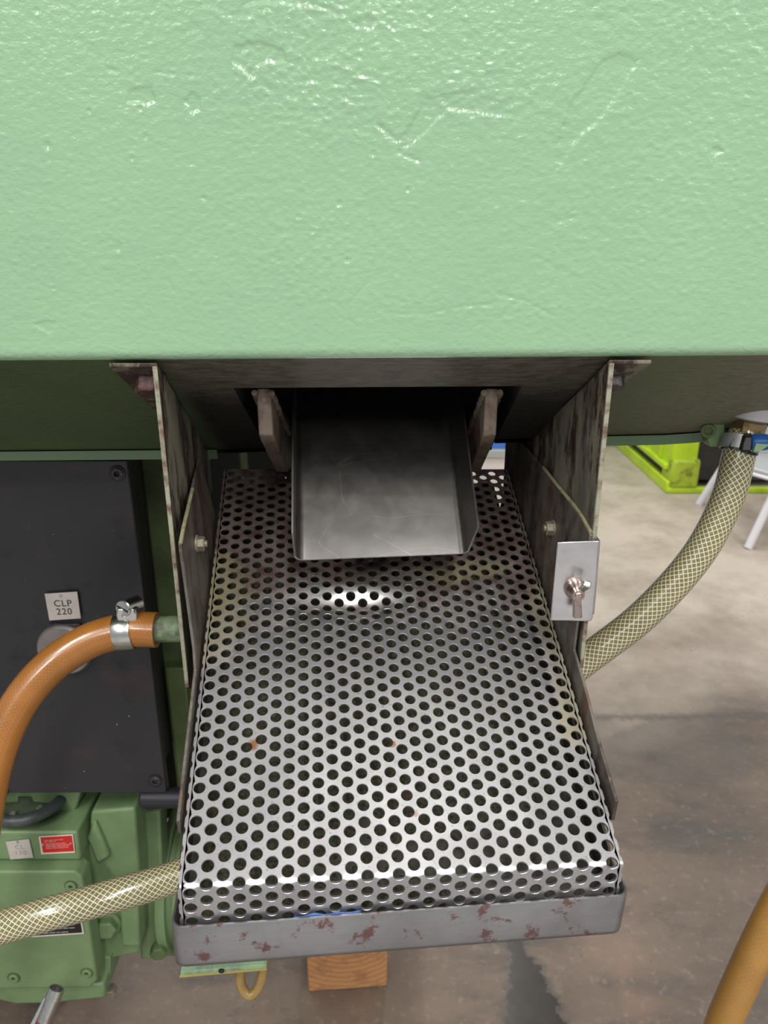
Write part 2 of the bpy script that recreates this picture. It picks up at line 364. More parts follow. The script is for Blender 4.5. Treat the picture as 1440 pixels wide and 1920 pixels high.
ss = np.concatenate([-np.linspace(R_*th_, 0, 10)[:-1], np.linspace(0, 260, 285), np.linspace(260, 480, 8)[1:]])
X, S = np.meshgrid(xs, ss)
y, z, ny, nz = face_profile(S)
# relief of the paint in mm: orange peel, runs, chips that were painted over
Zw = z
q = np.stack([X, Zw], -1)
def pxz(u, v): p = onY(u, v, YF); return p[0], p[2]
def poly_sdf(poly):
    P = np.array([pxz(*a) for a in poly]); inside = np.zeros(X.shape, bool); d = np.full(X.shape, 1e9)
    wob = 1.3*vnoise(X/3.0, Zw/3.0, 5)+.9*vnoise(X/1.4, Zw/1.4, 6); wz = 1.3*vnoise(X/3.0+50, Zw/3.0, 7)
    xx, zz = X+wob, Zw+wz
    for i in range(len(P)):
        (x1, y1), (x2, y2) = P[i], P[(i+1) % len(P)]
        ex, ey = x2-x1, y2-y1; tt = np.clip(((xx-x1)*ex+(zz-y1)*ey)/(ex*ex+ey*ey), 0, 1)
        d = np.minimum(d, np.hypot(xx-x1-tt*ex, zz-y1-tt*ey))
        c_ = ((y1 > zz) != (y2 > zz)) & (xx < (x2-x1)*(zz-y1)/(y2-y1+1e-12)+x1); inside ^= c_
    return np.where(inside, -d, d)
def line_d(pts):
    P = np.array([pxz(*a) for a in pts]); d = np.full(X.shape, 1e9)
    xx = X+1.2*vnoise(X/2.5, Zw/2.5, 15); zz = Zw+1.2*vnoise(X/2.5, Zw/2.5, 16)
    for (x1, y1), (x2, y2) in zip(P[:-1], P[1:]):
        ex, ey = x2-x1, y2-y1; tt = np.clip(((xx-x1)*ex+(zz-y1)*ey)/(ex*ex+ey*ey), 0, 1); d = np.minimum(d, np.hypot(xx-x1-tt*ex, zz-y1-tt*ey))
    return d
zone = np.zeros_like(X)
for u_, v_, ru, rv, k_ in [(590, 150, 190, 120, 1.0), (560, 470, 220, 130, .75), (1240, 400, 300, 260, .55), (900, 170, 190, 70, .8), (640, 20, 320, 50, .9), (1350, 60, 260, 90, .6), (120, 480, 250, 180, .35), (960, 580, 330, 40, .6), (1050, 280, 60, 120, .5)]:
    cx_, cz_ = pxz(u_, v_); sc_ = .37
    zone = np.maximum(zone, k_*np.exp(-(((X-cx_)/(ru*sc_))**2+((Zw-cz_)/(rv*sc_))**2)))
H = .17*vnoise(X/4.4, Zw/3.3, 1)+.16*vnoise(X/9, Zw/7, 2)+.4*vnoise(X/40, Zw/34, 3)+.05*vnoise(X/2.1, Zw/1.8, 4)
H += zone*(.85*np.maximum(vnoise(X/3.1, Zw/2.5, 8), -.12)+.40*np.abs(vnoise(X/5.0, Zw/3.6, 9)))
def chip(poly, depth, wd=.8): globals()['H'] = H-depth*sstep(wd, -wd, poly_sdf(poly))
def groove(pts, depth, wd): globals()['H'] = H-depth*np.exp(-(line_d(pts)/wd)**2)
chip([(1128, 118), (1160, 102), (1196, 118), (1158, 180), (1128, 222), (1085, 260), (1066, 290), (1042, 322), (1048, 262), (1072, 195), (1100, 155)], .55, .9)
chip([(238, 172), (250, 160), (284, 160), (290, 186), (272, 194), (258, 188), (240, 186)], .75, .9)
chip([(344, 184), (356, 170), (377, 180), (372, 205), (362, 212)], .65, .9)
chip([(438, 84), (482, 76), (530, 92), (536, 116), (505, 112), (478, 126), (468, 142), (436, 112)], .75, .9)
chip([(792, 170), (806, 184), (868, 172), (938, 190), (964, 184), (946, 222), (905, 214), (842, 206), (800, 246), (756, 284), (748, 262), (786, 206)], .5, 1.0)
chip([(60, 604), (84, 596), (106, 600), (94, 620), (76, 614)], .45, .9)
chip([(660, 40), (690, 28), (706, 36), (696, 56), (672, 54)], .5, .9)
chip([(455, 8), (520, 4), (600, 14), (632, 20), (560, -14), (470, -14)], .55, .9)
chip([(1335, 282), (1348, 278), (1356, 288), (1342, 298)], .8, .9)
for pts, dp, wd in [([(708, 236), (728, 248), (746, 264)], .6, 1.3), ([(748, 284), (764, 294), (786, 302)], .6, 1.3), ([(760, 275), (772, 240), (790, 205)], .35, 1.0), ([(655, 604), (652, 570), (692, 528), (704, 480), (690, 370)], .3, 1.0),
                    ([(728, 588), (800, 590), (860, 576), (925, 570)], .32, 1.0), ([(930, 552), (985, 566), (1040, 596)], .35, 1.0), ([(1036, 420), (1075, 412)], .35, 1.2), ([(1005, 480), (1050, 510), (1035, 540)], .3, 1.2),
                    ([(275, 480), (330, 470)], .3, 1.0), ([(272, 490), (274, 550)], .3, .9), ([(315, 520), (325, 545)], .35, .9), ([(200, 125), (215, 128)], .4, 1.0), ([(290, 132), (325, 136)], .35, 1.0)]: groove(pts, dp, wd)
for u_, v_, r_ in [(88, 268, 2.2), (272, 252, 1.6), (247, 293, 1.5), (382, 369, 1.4), (100, 536, 1.1), (637, 382, 1.6), (560, 405, 1.5), (221, 460, 2.6), (167, 204, 1.5), (715, 238, 1.8), (700, 288, 1.6), (650, 488, 1.5), (262, 200, 1.5), (68, 14, 1.6), (470, 138, 2.2), (405, 476, 1.2), (585, 432, 1.6), (765, 355, 1.5)]:
    cx_, cz_ = pxz(u_, v_); rr = np.hypot(X-cx_, Zw-cz_); H = H-.55*np.exp(-(rr/r_)**2)+.16*np.exp(-((rr-1.7*r_)/(.7*r_))**2)
fade = sstep(-R_*th_, 2, S); H = H*fade
yy = y+ny*H; zz = z+nz*H+ROLL*X
nr, nc = X.shape
verts = np.stack([X, yy, zz], -1).reshape(-1, 3); verts = np.stack([verts[:, 0]/1000, verts[:, 1]/1000, (verts[:, 2]+CAMH)/1000], -1)
idx = np.arange(nr*nc).reshape(nr, nc); quads = np.stack([idx[:-1, :-1], idx[:-1, 1:], idx[1:, 1:], idx[1:, :-1]], -1).reshape(-1, 4)
def grid_obj(name, verts, quads, mat, parent=None, attrs=None):
    me = bpy.data.meshes.new(name); me.vertices.add(len(verts)); me.vertices.foreach_set('co', verts.astype(np.float32).ravel())
    me.loops.add(quads.size); me.loops.foreach_set('vertex_index', quads.astype(np.int32).ravel())
    me.polygons.add(len(quads)); me.polygons.foreach_set('loop_start', np.arange(0, quads.size, 4, dtype=np.int32))
    me.polygons.foreach_set('use_smooth', np.ones(len(quads), bool)); me.update(); me.validate()
    for k, a in (attrs or {}).items():
        at = me.attributes.new(k, 'FLOAT', 'POINT'); at.data.foreach_set('value', a.astype(np.float32).ravel())
    me.materials.append(mat); o = bpy.data.objects.new(name, me); COL.objects.link(o)
    if parent is not None: o.parent = parent; o.location = -Vector(parent.location)
    return o
grid_obj('front_panel', verts, quads, MAT['tank'], tank)['label'] = 'glossy pale green front panel with painted-over chips and a long scratch'

# underside: slopes down and back to a lower rim; right end sweeps up; opening for the chute
YB0 = YF+R_-R_*math.cos(th_); ZB0 = ZF+R_-R_*math.sin(th_)
def under_z(y): return ZB0-SL*(y-YB0)
def lower_y(x):                                   # where the slope ends, by x
    pts = [(-900, 757), (-160, 752), (160, 722), (280, 716), (310, 706), (340, 690), (375, 668), (420, 630), (500, 590), (900, 580)]
    return float(np.interp(x, [p[0] for p in pts], [p[1] for p in pts]))
OPX0, OPX1, OPY = -118.0, 108.0, 600.0
gx = sorted(set([-900, -600, -400, -250, -160, OPX0, -60, 0, 60, OPX1, 160, 230, 300, 315, 330, 345, 360, 375, 390, 410, 430, 460, 500, 600, 900]))
m = MB()
for x0, x1 in zip(gx[:-1], gx[1:]):
    op = x0 >= OPX0 and x1 <= OPX1
    rows = [(0, 0), (1, 1)]
    e0, e1 = (OPY, OPY) if op else (lower_y(x0), lower_y(x1))
    n_ = 1 if op else 4
    for k in range(n_):
        a, b = k/n_, (k+1)/n_; pts = []
        for x_, e_, t_ in ((x0, e0, a), (x1, e1, a), (x1, e1, b), (x0, e0, b)):
            y_ = YB0+(e_-YB0)*t_; pts.append((x_, y_, under_z(y_)+ROLL*x_))
        m.add(pts, [(0, 1, 2, 3)])
    if op:                                        # plate thickness showing at the mouth
        z0 = under_z(OPY); m.add([(x0, OPY, z0+ROLL*x0), (x1, OPY, z0+ROLL*x1), (x1, OPY+2, z0+9+ROLL*x1), (x0, OPY+2, z0+9+ROLL*x0)], [(0, 1, 2, 3)])
    else:                                         # flat bottom behind the lower rim
        za, zb = under_z(e0)-4+ROLL*x0, under_z(e1)-4+ROLL*x1
        m.add([(x0, e0, za), (x1, e1, zb), (x1, 1500, zb), (x0, 1500, za)], [(0, 1, 2, 3)])
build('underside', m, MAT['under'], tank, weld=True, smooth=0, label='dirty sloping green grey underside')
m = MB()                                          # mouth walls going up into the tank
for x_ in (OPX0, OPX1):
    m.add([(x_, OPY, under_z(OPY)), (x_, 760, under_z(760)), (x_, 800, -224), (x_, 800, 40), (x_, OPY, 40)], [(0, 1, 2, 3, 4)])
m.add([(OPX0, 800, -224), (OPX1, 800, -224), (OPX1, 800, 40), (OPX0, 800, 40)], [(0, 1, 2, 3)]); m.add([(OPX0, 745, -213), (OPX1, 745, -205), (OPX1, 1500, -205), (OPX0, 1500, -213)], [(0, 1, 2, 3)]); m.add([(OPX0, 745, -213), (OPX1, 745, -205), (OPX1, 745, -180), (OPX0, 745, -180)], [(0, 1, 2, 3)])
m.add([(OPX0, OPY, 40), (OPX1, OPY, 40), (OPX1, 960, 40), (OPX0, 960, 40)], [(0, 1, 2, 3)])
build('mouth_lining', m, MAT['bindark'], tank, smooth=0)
def rim(x0, x1, n=6):
    m = MB(); P = []
    for k in range(n+1):
        x_ = x0+(x1-x0)*k/n; y_ = lower_y(x_); P.append((x_, y_, under_z(y_)+ROLL*x_-2))
    for a, b in zip(P[:-1], P[1:]):
        m.add([(a[0], a[1]-5, a[2]+3), (b[0], b[1]-5, b[2]+3), (b[0], b[1]-3, b[2]-7), (a[0], a[1]-3, a[2]-7), (a[0], a[1]+8, a[2]-7), (b[0], b[1]+8, b[2]-7)], [(0, 1, 2, 3), (3, 2, 5, 4)])
    return m
for a, b in ((-900, -168), (166, 318)): build('lower_rim', rim(a, b), simple('rim_green', (.115, .19, .10), .4) if 'rim' not in MAT else MAT['rim'], tank, weld=True, smooth=0)
m = MB().box((-900, YF, 250), (900, YF+1.5, 250.5))
m = MB().add([(-900, YF, 395), (900, YF, 395), (900, 1500, 395), (-900, 1500, 395)], [(0, 1, 2, 3)])
m.add([(-900, 1500, 395), (900, 1500, 395), (900, 1500, -220), (-900, 1500, -220)], [(0, 1, 2, 3)])
for x_ in (-900, 900): m.add([(x_, YF, 395), (x_, YF, ZF+ROLL*x_), (x_, YB0, ZB0+ROLL*x_), (x_, lower_y(x_), under_z(lower_y(x_))-4+ROLL*x_), (x_, 1500, under_z(lower_y(x_))-4+ROLL*x_), (x_, 1500, 395)], [(0, 1, 2, 3, 4, 5)])
build('tank_shell', m, MAT['tank'], tank, smooth=0)
# two lugs flanking the chute, welded to the underside
for xi, xo, nm_ in ((-90.7, -102.4, 'rust-flecked lug left of the chute'), (81.0, 91.7, 'dark lug right of the chute')):
    prof = [(612, under_z(612)+4), (612, -156), (622, -164), (700, -214), (722, -216), (722, under_z(722)+20)]
    m = MB().prism([(xi, a, b) for a, b in prof], (xo-xi, 0, 0)); lg = build('lug', m, MAT['lug'], tank, bevel=1.2, label=nm_)
    bx = (xi+xo)/2; pth = spline([(bx+random.uniform(-1, 1), 608+k*16, under_z(608+k*16)-1) for k in range(7)], 5)
    sgn = 1 if xo > xi else -1
    for sd in (xi-sgn*1.0, xo+sgn*1.0):
        mm = MB().tube([(sd+random.uniform(-.6, .6), p[1], p[2]+random.uniform(-.4, .4)) for p in pth], 2.6, 8); wd_ = build('weld_bead', mm, MAT['lug'], lg)
        wd_.location = (0, 0, 0)

# ------------------------------------------------------------------ bracket plates left and right
BK = unit((-.0844, .9964, 0))                     # both plates run back slightly to the left
def bracket(xin, out, zb, flange_w, label, boltx, boltmat, front_low, bsz, dback):
    e = thing('support_bracket', label, 'bracket', (xin, YF, zb), 'bracket plates under the tank')
    def at(d, zz, o=0.0): p = V(xin, YF, 0)+BK*d; return V(p[0]+o, p[1], zz)
    tz = lambda d: max(under_z(YF+max(d, 4)*.996), under_z(lower_y(xin))-8)+ROLL*xin-1.0
    prof = [at(2, tz(2)-3), at(2, front_low), at(40, front_low-6), at(dback, zb), at(dback, tz(dback)), at(lower_y(xin)-YF, tz(lower_y(xin)-YF)), at(100, tz(100))]
    m = MB().prism(prof, (out*3.4, 0, 0)); build('plate', m, MAT['bracket'], e, bevel=.6)
    m = MB(); th = 3.0                             # flange bent outward along the tank underside
    a, b = at(1, tz(1)-1), at(115, tz(115)-1)
    m.prism([a, a+V(out*flange_w, 0, 0), b+V(out*flange_w*.62, 0, 0), b], (0, 0, -th)); build('flange', m, MAT['bracket'], e, bevel=.8)
    m = MB(); q = at(.5, tz(2)-4)                  # worn front edge of the plate
    m.prism([at(-.3, tz(2)-3.5), at(-.3, front_low), at(2.2, front_low), at(2.2, tz(2)-3.5)], (out*3.4, 0, 0)); build('front_edge', m, MAT['edge'], e, bevel=.5)
    c_ = V(xin+out*boltx, YF+26, under_z(YF+26)-5); axb = unit((0, -SL, -1))
    m = MB().hexhead(c_, axb, bsz, bsz*.65); m.lathe(c_-axb*1, axb, [(0, bsz*.62), (2, bsz*.62)], 20); build('bolt', m, boltmat, e, bevel=.5)
    return e
bracket(-160.2, -1, -285, 34, 'rust-streaked steel bracket plate left of the chute with reddish bolt', 13, MAT['bolt_rust'], -352, 20, 215)
bracket(159.0, 1, -275, 30, 'dark grimy steel bracket plate right of the chute beside the clear hose', 11.5, MAT['bolt_dk'], -333, 14, 285)

# ------------------------------------------------------------------ perforated sheet (frame measured from its own hole grid)
SO = V(-154.441, 735.657, -234.488); SA = unit((.9947778, .0975722, -.0299466)); SB = unit((.0770835, -.9105463, -.406157)); SU = unit((.0668974, -.4017276, .9133125))
def SP(a, b, h=0.0): return SO+SA*a+SB*b+SU*h
PT = 12.0; DX = PT*math.sqrt(3)/2; RH = 4.0; NCOL = 28; BEND = 391.0; BR = 4.0; BA = math.radians(66); TH = 2.0
S0 = -18.0; S1 = 426.0
def bend(s, h):
    half = BR*BA/2; s0 = BEND-half
    if s <= s0: return s, h, 0.0
    a = min((s-s0)/BR, BA); R = BR+h
    b = s0+R*math.sin(a); hh = -BR+R*math.cos(a)
    ex = s-s0-BR*BA
    if ex > 0: b += ex*math.cos(BA); hh -= ex*math.sin(BA)
    return b, hh, a
bd = []
for k in range(24):
    if k <= 4: bd.append((DX/2, PT/8*k))
    elif k <= 8: bd.append((DX/2-DX/4*(k-4), PT/2))
    elif k <= 16: bd.append((-DX/2, PT/2-PT/8*(k-8)))
    elif k <= 20: bd.append((-DX/2+DX/4*(k-16), -PT/2))
    else: bd.append((DX/2, -PT/2+PT/8*(k-20)))
ang = [2*math.pi*k/24 for k in range(24)]
vs, fs = [], []
def quad_ring(r0, r1):
    n = 24
    for k in range(n): fs.append((r0+k, r0+(k+1) % n, r1+(k+1) % n, r1+k))
for c_ in range(NCOL):
    off = 0.0 if c_ % 2 == 0 else PT/2
    for j in range(-1, 36):
        a0, s0 = c_*DX, j*PT+off
        if s0-PT/2 < S0-.01 or s0+PT/2 > S1+.01: continue
        rings = []
        for ring in ('o', 'c', 'h', 'b', 'ob'):
            rings.append(len(vs))
            for k in range(24):
                if ring in ('o', 'ob'): da, ds = bd[k]; hh = 0 if ring == 'o' else -TH
                else:
                    r = RH+.32 if ring == 'c' else RH; da, ds = r*math.cos(ang[k]), r*math.sin(ang[k]); hh = {'c': 0, 'h': -.3, 'b': -TH}[ring]
                vs.append((a0+da, s0+ds, hh))
        for r0, r1 in zip(rings[:-1], rings[1:]): quad_ring(r0, r1)
    for lo, hi in (((S0, S0+PT/2), (S1-PT/2, S1)) if c_ % 2 else ()):          # plain strips closing the odd columns
        n0 = len(vs)
        for hh in (0, -TH):
            for s_ in np.linspace(lo, hi, 5):
                for a_ in np.linspace(-DX/2, DX/2, 5): vs.append((c_*DX+a_, s_, hh))
        for L_ in (0, 25):
            for i in range(4):
                for k in range(4):
                    q_ = n0+L_+i*5+k; f_ = (q_, q_+1, q_+6, q_+5); fs.append(f_ if L_ == 0 else f_[::-1])
for side in (0, 1):                                                            # side margins, cut through the next column of holes
    ain = -DX/2 if side == 0 else (NCOL-.5)*DX; cc = -DX if side == 0 else NCOL*DX; par = 1 if side == 0 else 0
    offc = PT/2 if (side == 0 or NCOL % 2 == 1) else 0.0
    edge = -7.5 if side == 0 else (NCOL-1)*DX+7.5
    ns = int(round((S1-S0)/(PT/16)))
    n0 = len(vs)
    for i in range(ns+1):
        s_ = S0+(S1-S0)*i/ns; k_ = round((s_-offc)/PT); dy = s_-offc-k_*PT; xo = edge
        if abs(dy) < RH:
            xc = math.sqrt(RH*RH-dy*dy)+.0
            xo = max(edge, cc+xc) if side == 0 else min(edge, cc-xc)
        for a_, hh in ((ain, 0), (xo, 0), (xo, -TH), (ain, -TH)): vs.append((a_, s_, hh))
    for i in range(ns):
        for k in range(3):
            q_ = n0+i*4+k; f_ = (q_, q_+4, q_+5, q_+1); fs.append(f_ if side == 1 else f_[::-1])
for s_ in (S0, S1):                                                             # end faces
    n0 = len(vs); nn = NCOL*4
    for k in range(nn+1): a_ = -DX/2+DX/4*k; vs.append((a_, s_, 0)); vs.append((a_, s_, -TH))
    for k in range(nn): q_ = n0+2*k; fs.append((q_, q_+1, q_+3, q_+2))
LV = np.array(vs)
# dent under the chute lip
da_, ds_ = 124.0, 150.0
dent = -6.5*np.exp(-((LV[:, 0]-120)/40)**2-((LV[:, 1]-160)/11)**2)+.8*np.exp(-((LV[:, 0]-112)/44)**2-((LV[:, 1]-140)/6)**2)
dent += .5*vnoise(LV[:, 0]/34, LV[:, 1]/40, 31)
W_ = np.zeros_like(LV)
for i, (a_, s_, h_) in enumerate(LV):
    b_, hh, _ = bend(s_, h_); W_[i] = SP(a_, b_, hh+dent[i])
me = bpy.data.meshes.new('perforated_sheet'); me.from_pydata([w3(p) for p in W_], [], fs)
for nm_ in ('grime', 'deposit', 'polish', 'rust'): me.attributes.new(nm_, 'FLOAT', 'POINT')
aa, s_ = LV[:, 0], LV[:, 1]; wfull = (NCOL-1)*DX
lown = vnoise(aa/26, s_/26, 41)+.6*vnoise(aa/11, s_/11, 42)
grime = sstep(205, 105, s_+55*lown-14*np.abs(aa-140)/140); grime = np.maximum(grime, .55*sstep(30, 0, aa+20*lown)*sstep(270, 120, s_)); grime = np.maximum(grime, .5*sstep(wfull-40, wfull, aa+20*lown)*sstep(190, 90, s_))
dep = 1.0*sstep(24, -6, aa+14*lown)*sstep(80, 120, s_)*sstep(260, 190, s_)+1.0*sstep(wfull-26, wfull+4, aa+14*lown)*sstep(110, 170, s_)*sstep(330, 285, s_)
dep += .9*np.exp(-(((s_-128+10*lown)-(-.16)*(aa-200))/14)**2)*sstep(150, 190, aa)*sstep(290, 245, aa)+.6*np.exp(-((s_-160)/40)**2)*sstep(60, 25, aa+10*lown)
pol = np.exp(-((aa-114-8*lown)/34)**2-((s_-151-4*lown)/6.5)**2)*1.9; pol = np.clip(pol, 0, 1)
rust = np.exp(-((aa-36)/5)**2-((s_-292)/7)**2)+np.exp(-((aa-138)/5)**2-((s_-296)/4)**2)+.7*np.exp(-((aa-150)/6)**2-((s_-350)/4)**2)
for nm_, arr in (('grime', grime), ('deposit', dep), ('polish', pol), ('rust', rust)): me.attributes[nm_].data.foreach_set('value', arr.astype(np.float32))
bm = bmesh.new(); bm.from_mesh(me); bmesh.ops.remove_doubles(bm, verts=bm.verts, dist=3e-6); bm.to_mesh(me); bm.free()
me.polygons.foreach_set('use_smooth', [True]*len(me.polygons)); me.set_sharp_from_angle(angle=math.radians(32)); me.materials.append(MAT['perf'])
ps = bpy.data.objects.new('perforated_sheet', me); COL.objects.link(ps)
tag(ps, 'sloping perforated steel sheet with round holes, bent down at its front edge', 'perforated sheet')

# ------------------------------------------------------------------ catch tray under the sheet
DV = math.cos(BA)*SB-math.sin(BA)*SU; FW = -np.cross(SA, DV)            # down along the bent edge, and forward from it
if FW[1] > 0: FW = -FW
tray = thing('catch_tray', 'steel catch tray with scuffed front wall holding the perforated sheet', 'tray', SP(140, 380, -80))
TL = lambda a: 28+(22.5-28)*(a+13)/307.0
def tp(a, off, fo): return SP(a, BEND, 0)+DV*off+FW*fo
def tray_front():
    m = MB(); n = 8; prof = []
    rad = 9.0; A0, A1 = -13.5, 294.5
    path = [(A0, -46.0)]+[(A0+rad-rad*math.cos(k/n*math.pi/2), 5.5-rad+rad*math.sin(k/n*math.pi/2)) for k in range(n+1)]
    path += [(A1-rad+rad*math.sin(k/n*math.pi/2), 5.5-rad+rad*math.cos(k/n*math.pi/2)) for k in range(n+1)]+[(A1, -46.0)]
    return path
path = tray_front(); ci = V(140, -20)
m = MB(); N_ = len(path); tw = 2.6
def inset(i):
    p = np.array(path[i]); a = np.array(path[max(i-1, 0)]); b = np.array(path[min(i+1, N_-1)]); d = b-a; d /= np.linalg.norm(d); nrm = np.array([-d[1], d[0]])
    if np.dot(nrm, ci-p) < 0: nrm = -nrm
    return p+nrm*tw
rows = []
for i in range(N_):
    o_ = np.array(path[i]); n_ = inset(i); t0 = TL(o_[0]); b0 = t0+35.5
    seq = [(n_, b0-2), (n_, t0+1), (n_*.7+o_*.3, t0), (o_*.7+n_*.3, t0), (o_, t0+1.2), (o_, b0-5), (o_*.85+(n_)*.15, b0-1.5), (n_, b0)]
    rows.append([tp(q[0], off, q[1]) for q, off in seq])
k8 = len(rows[0]); m.add([p for r in rows for p in r], [(i*k8+k, i*k8+(k+1) % k8, (i+1)*k8+(k+1) % k8, (i+1)*k8+k) for i in range(N_-1) for k in range(k8)]+[tuple(range(k8)), tuple((N_-1)*k8+k for k in range(k8))[::-1]])
build('front_wall', m, MAT['tray'], tray, smooth=50)
def pan_pt(a, b, h): return SP(a, b, h)
# floor of the tray runs back up parallel to the sheet
f0 = [tp(-11, TL(-11)+33, 2), tp(292, TL(292)+33, 2)]; pb = [SP(287, -52, -50), SP(-8, -52, -50)]
m = MB().prism([f0[0], f0[1], pb[0], pb[1]], SU*-2.2); build('floor_pan', m, MAT['pan'], tray)
for a_ in (-8.5, 287.5):
    q0 = tp(a_, TL(a_)+33, -20); q1 = SP(a_, -12, -50); q2 = SP(a_, -12, -18); q3 = SP(a_, 372, -18); q4 = tp(a_, TL(a_)+6, -20)
    m = MB().prism([q0, q1, q2, q3, q4], SA*(2.0 if a_ > 0 else -2.0)); build('side_wall', m, MAT['pan'], tray)
# wet chips and sludge lying in it
na, nb_ = 150, 150; ga, gb = np.meshgrid(np.linspace(-4, 284, na), np.linspace(60, 400, nb_))
hh = -45+4*vnoise(ga/30, gb/30, 61)+3.2*np.abs(vnoise(ga/6, gb/5, 62))+2.5*vnoise(ga/2.6, gb/2.6, 63)
fl_ = (gb-60)/(400-60); ed = np.minimum(np.minimum(sstep(0, .08, fl_), sstep(1.1, .98, fl_)), np.minimum(sstep(-6, 4, ga), sstep(286, 276, ga)))
hh = hh*ed+(-49.5)*(1-ed)-(7.5*sstep(.3, 1, fl_))
G = SO+SA*ga[..., None]+SB*gb[..., None]+SU*hh[..., None]; G = G.reshape(-1, 3); G = np.stack([G[:, 0]/1000, G[:, 1]/1000, (G[:, 2]+CAMH)/1000], -1)
ix = np.arange(na*nb_).reshape(nb_, na); qd = np.stack([ix[:-1, :-1], ix[1:, :-1], ix[1:, 1:], ix[:-1, 1:]], -1).reshape(-1, 4)
tag(grid_obj('sludge', G, qd, MAT['sludge']), 'dark wet olive sludge and chips seen through the sheet holes', 'sludge', kind='stuff')
# scrap of blue film caught behind the tray lip
m = MB(); n_ = 14
for i in range(n_):
    a_ = 66+i*3.4; o1 = TL(a_)+.2+.9*math.sin(i*1.3); o2 = TL(a_)+12
    for off, fo in ((o1, 1.6+.5*math.sin(i)), (o1+4, 2.0), (o2, 1.2)): m.v.append(tuple(tp(a_, off, fo)))
m.f = [(i*3+k, i*3+k+1, i*3+k+4, i*3+k+3) for i in range(n_-1) for k in range(2)]
o = build('blue_film', m, MAT['bluefilm'], smooth=80); so = o.modifiers.new('solid', 'SOLIDIFY'); so.thickness = .0005
tag(o, 'scrap of blue film tucked behind the front lip of the catch tray', 'film')

# ------------------------------------------------------------------ holder with side plates
hold = thing('sieve_holder', 'grimy steel side plates bolted to the brackets along both sheet edges', 'holder', SP(140, 200, -60))
L_ = [(-9.6, 345, -20), (-9.6, 353, -6), (-9.6, 351, 8), (-9.6, 300, 9), (-9.8, 232, 9), (-10.6, 221, 22), (-12.6, 206, 66), (-15, 190, 107), (-17.5, 128, 88), (-20, 40, 62), (-10, 36, -30), (-9.6, 200, -30)]
pts = [SP(*q_) for q_ in L_]; m = MB().prism(pts, SA*-2.4); m2 = build('side_plate', m, MAT['holder'], hold, bevel=.5, label='holder side plate on the left edge of the sheet')
R2 = [(350, -22), (359, -4), (353, 12.5), (307, 13.4), (260, 19), (229, 20), (219, 43), (191, 114), (158, 107), (64, 73), (-14, 44), (-14, -36), (200, -36)]
pts = [SP(290.2, b_, h_) for b_, h_ in R2]; m = MB().prism(pts, SA*2.4); build('side_plate', m, MAT['holder'], hold, bevel=.5, label='holder side plate on the right edge of the sheet')
# weld/deposit ridge along the sloping top edges
for seq, nm_ in (([SP(291.5, 66, 74.5), SP(291.5, 110, 90), SP(291.5, 158, 108), SP(291.5, 189, 115)], 'r'), ([SP(-19, 100, 79.5), SP(-18, 128, 88.5), SP(-17, 160, 98.5), SP(-15.6, 189, 107.5)], 'l')):
    m = MB().tube(spline(seq, 10), 1.5, 8); build('top_edge', m, simple('yellow_deposit', (.27, .25, .15), .7, 0, (.17, .15, .09), 90, .45, .65, 900, .5), hold)
for a_, b_, h_, s_ in ((-14.0, 139, 54, 1), (290.0, 126, 56, -1)):
    m = MB().hexhead(SP(a_, b_, h_), SA*s_, 11, 6.5); m.lathe(SP(a_, b_, h_), SA*s_, [(-1, 7.5), (1.2, 7.5)], 18); m.lathe(SP(a_, b_, h_)+SA*s_*6, SA*s_, [(0, 3), (2.5, 3)], 12); build('bolt', m, MAT['nut'], hold, bevel=.3)

# ------------------------------------------------------------------ stainless chute
chute = thing('discharge_chute', 'shiny scratched stainless steel discharge chute above the perforated sheet', 'chute', (0, 600, -250))
CB = unit((.055, -.756, -.656)); CA = unit(np.cross(V(0, -.656, .756), CB)*-1)
CA = unit(V(1, .05, .012)-CB*np.dot(V(1, .05, .012), CB)); CU = np.cross(CA, CB)
if CU[2] < 0: CU = -CU
lipL = onY(556, 1050, 571); CO = lipL.copy()      # left end of the lip
Wc = 139.0
def chute_prof(side_r=(8.0, 28.0), n=6):
    P = []; r = 7.0
    P += [(-.6, 26.0)]+[(r-r*math.cos(k/n*math.pi/2)-0.0, r-r*math.sin(k/n*math.pi/2)) for k in range(n+1)]
    P += [(20, 0), (50, 0), (80, 0), (110, 0)]
    fl = math.radians(72)
    P += [(Wc-r+r*math.sin(k/n*fl), r-r*math.cos(k/n*fl)) for k in range(n+1)]
    e = P[-1]; P.append((e[0]+22*math.cos(fl), e[1]+22*math.sin(fl))); return P
pr = chute_prof(); m = MB(); Lc = 245.0; nseg = 26; thk = 1.5; npf = len(pr); rows = []
def nrm2(i):
    a = np.array(pr[max(i-1, 0)]); b = np.array(pr[min(i+1, npf-1)]); d = (b-a)/np.linalg.norm(b-a); return np.array([-d[1], d[0]])
for sgi in range(nseg+1):
    row = []
    for lay in (0, 1):
        for i, (x_, h_) in enumerate(pr):
            end = -max(0.0, (h_-5)*.30)-max(0, h_-18)*.6
            s_ = end+(Lc+end*-1)*0-(Lc*sgi/nseg) if sgi == 0 else -(Lc*(sgi/nseg)**1.3)+end*(1-sgi/nseg)**6
            q_ = np.array([x_, h_])-nrm2(i)*thk*lay
            tw_ = 1-.02*(sgi/nseg)
            row.append(CO+CA*q_[0]+CU*q_[1]+CB*s_)
    rows.append(row)
K = 2*npf; m.v = [tuple(p) for r in rows for p in r]
for i in range(nseg):
    for k in range(npf-1):
        a = i*K+k; m.f.append((a, a+1, a+K+1, a+K)); b = a+npf; m.f.append((b, b+K, b+K+1, b+1))
    for k in (0, npf-1): a = i*K+k; m.f.append((a, a+K, a+K+npf, a+npf))
for k in range(npf-1): m.f.append((k, k+npf, k+npf+1, k+1))
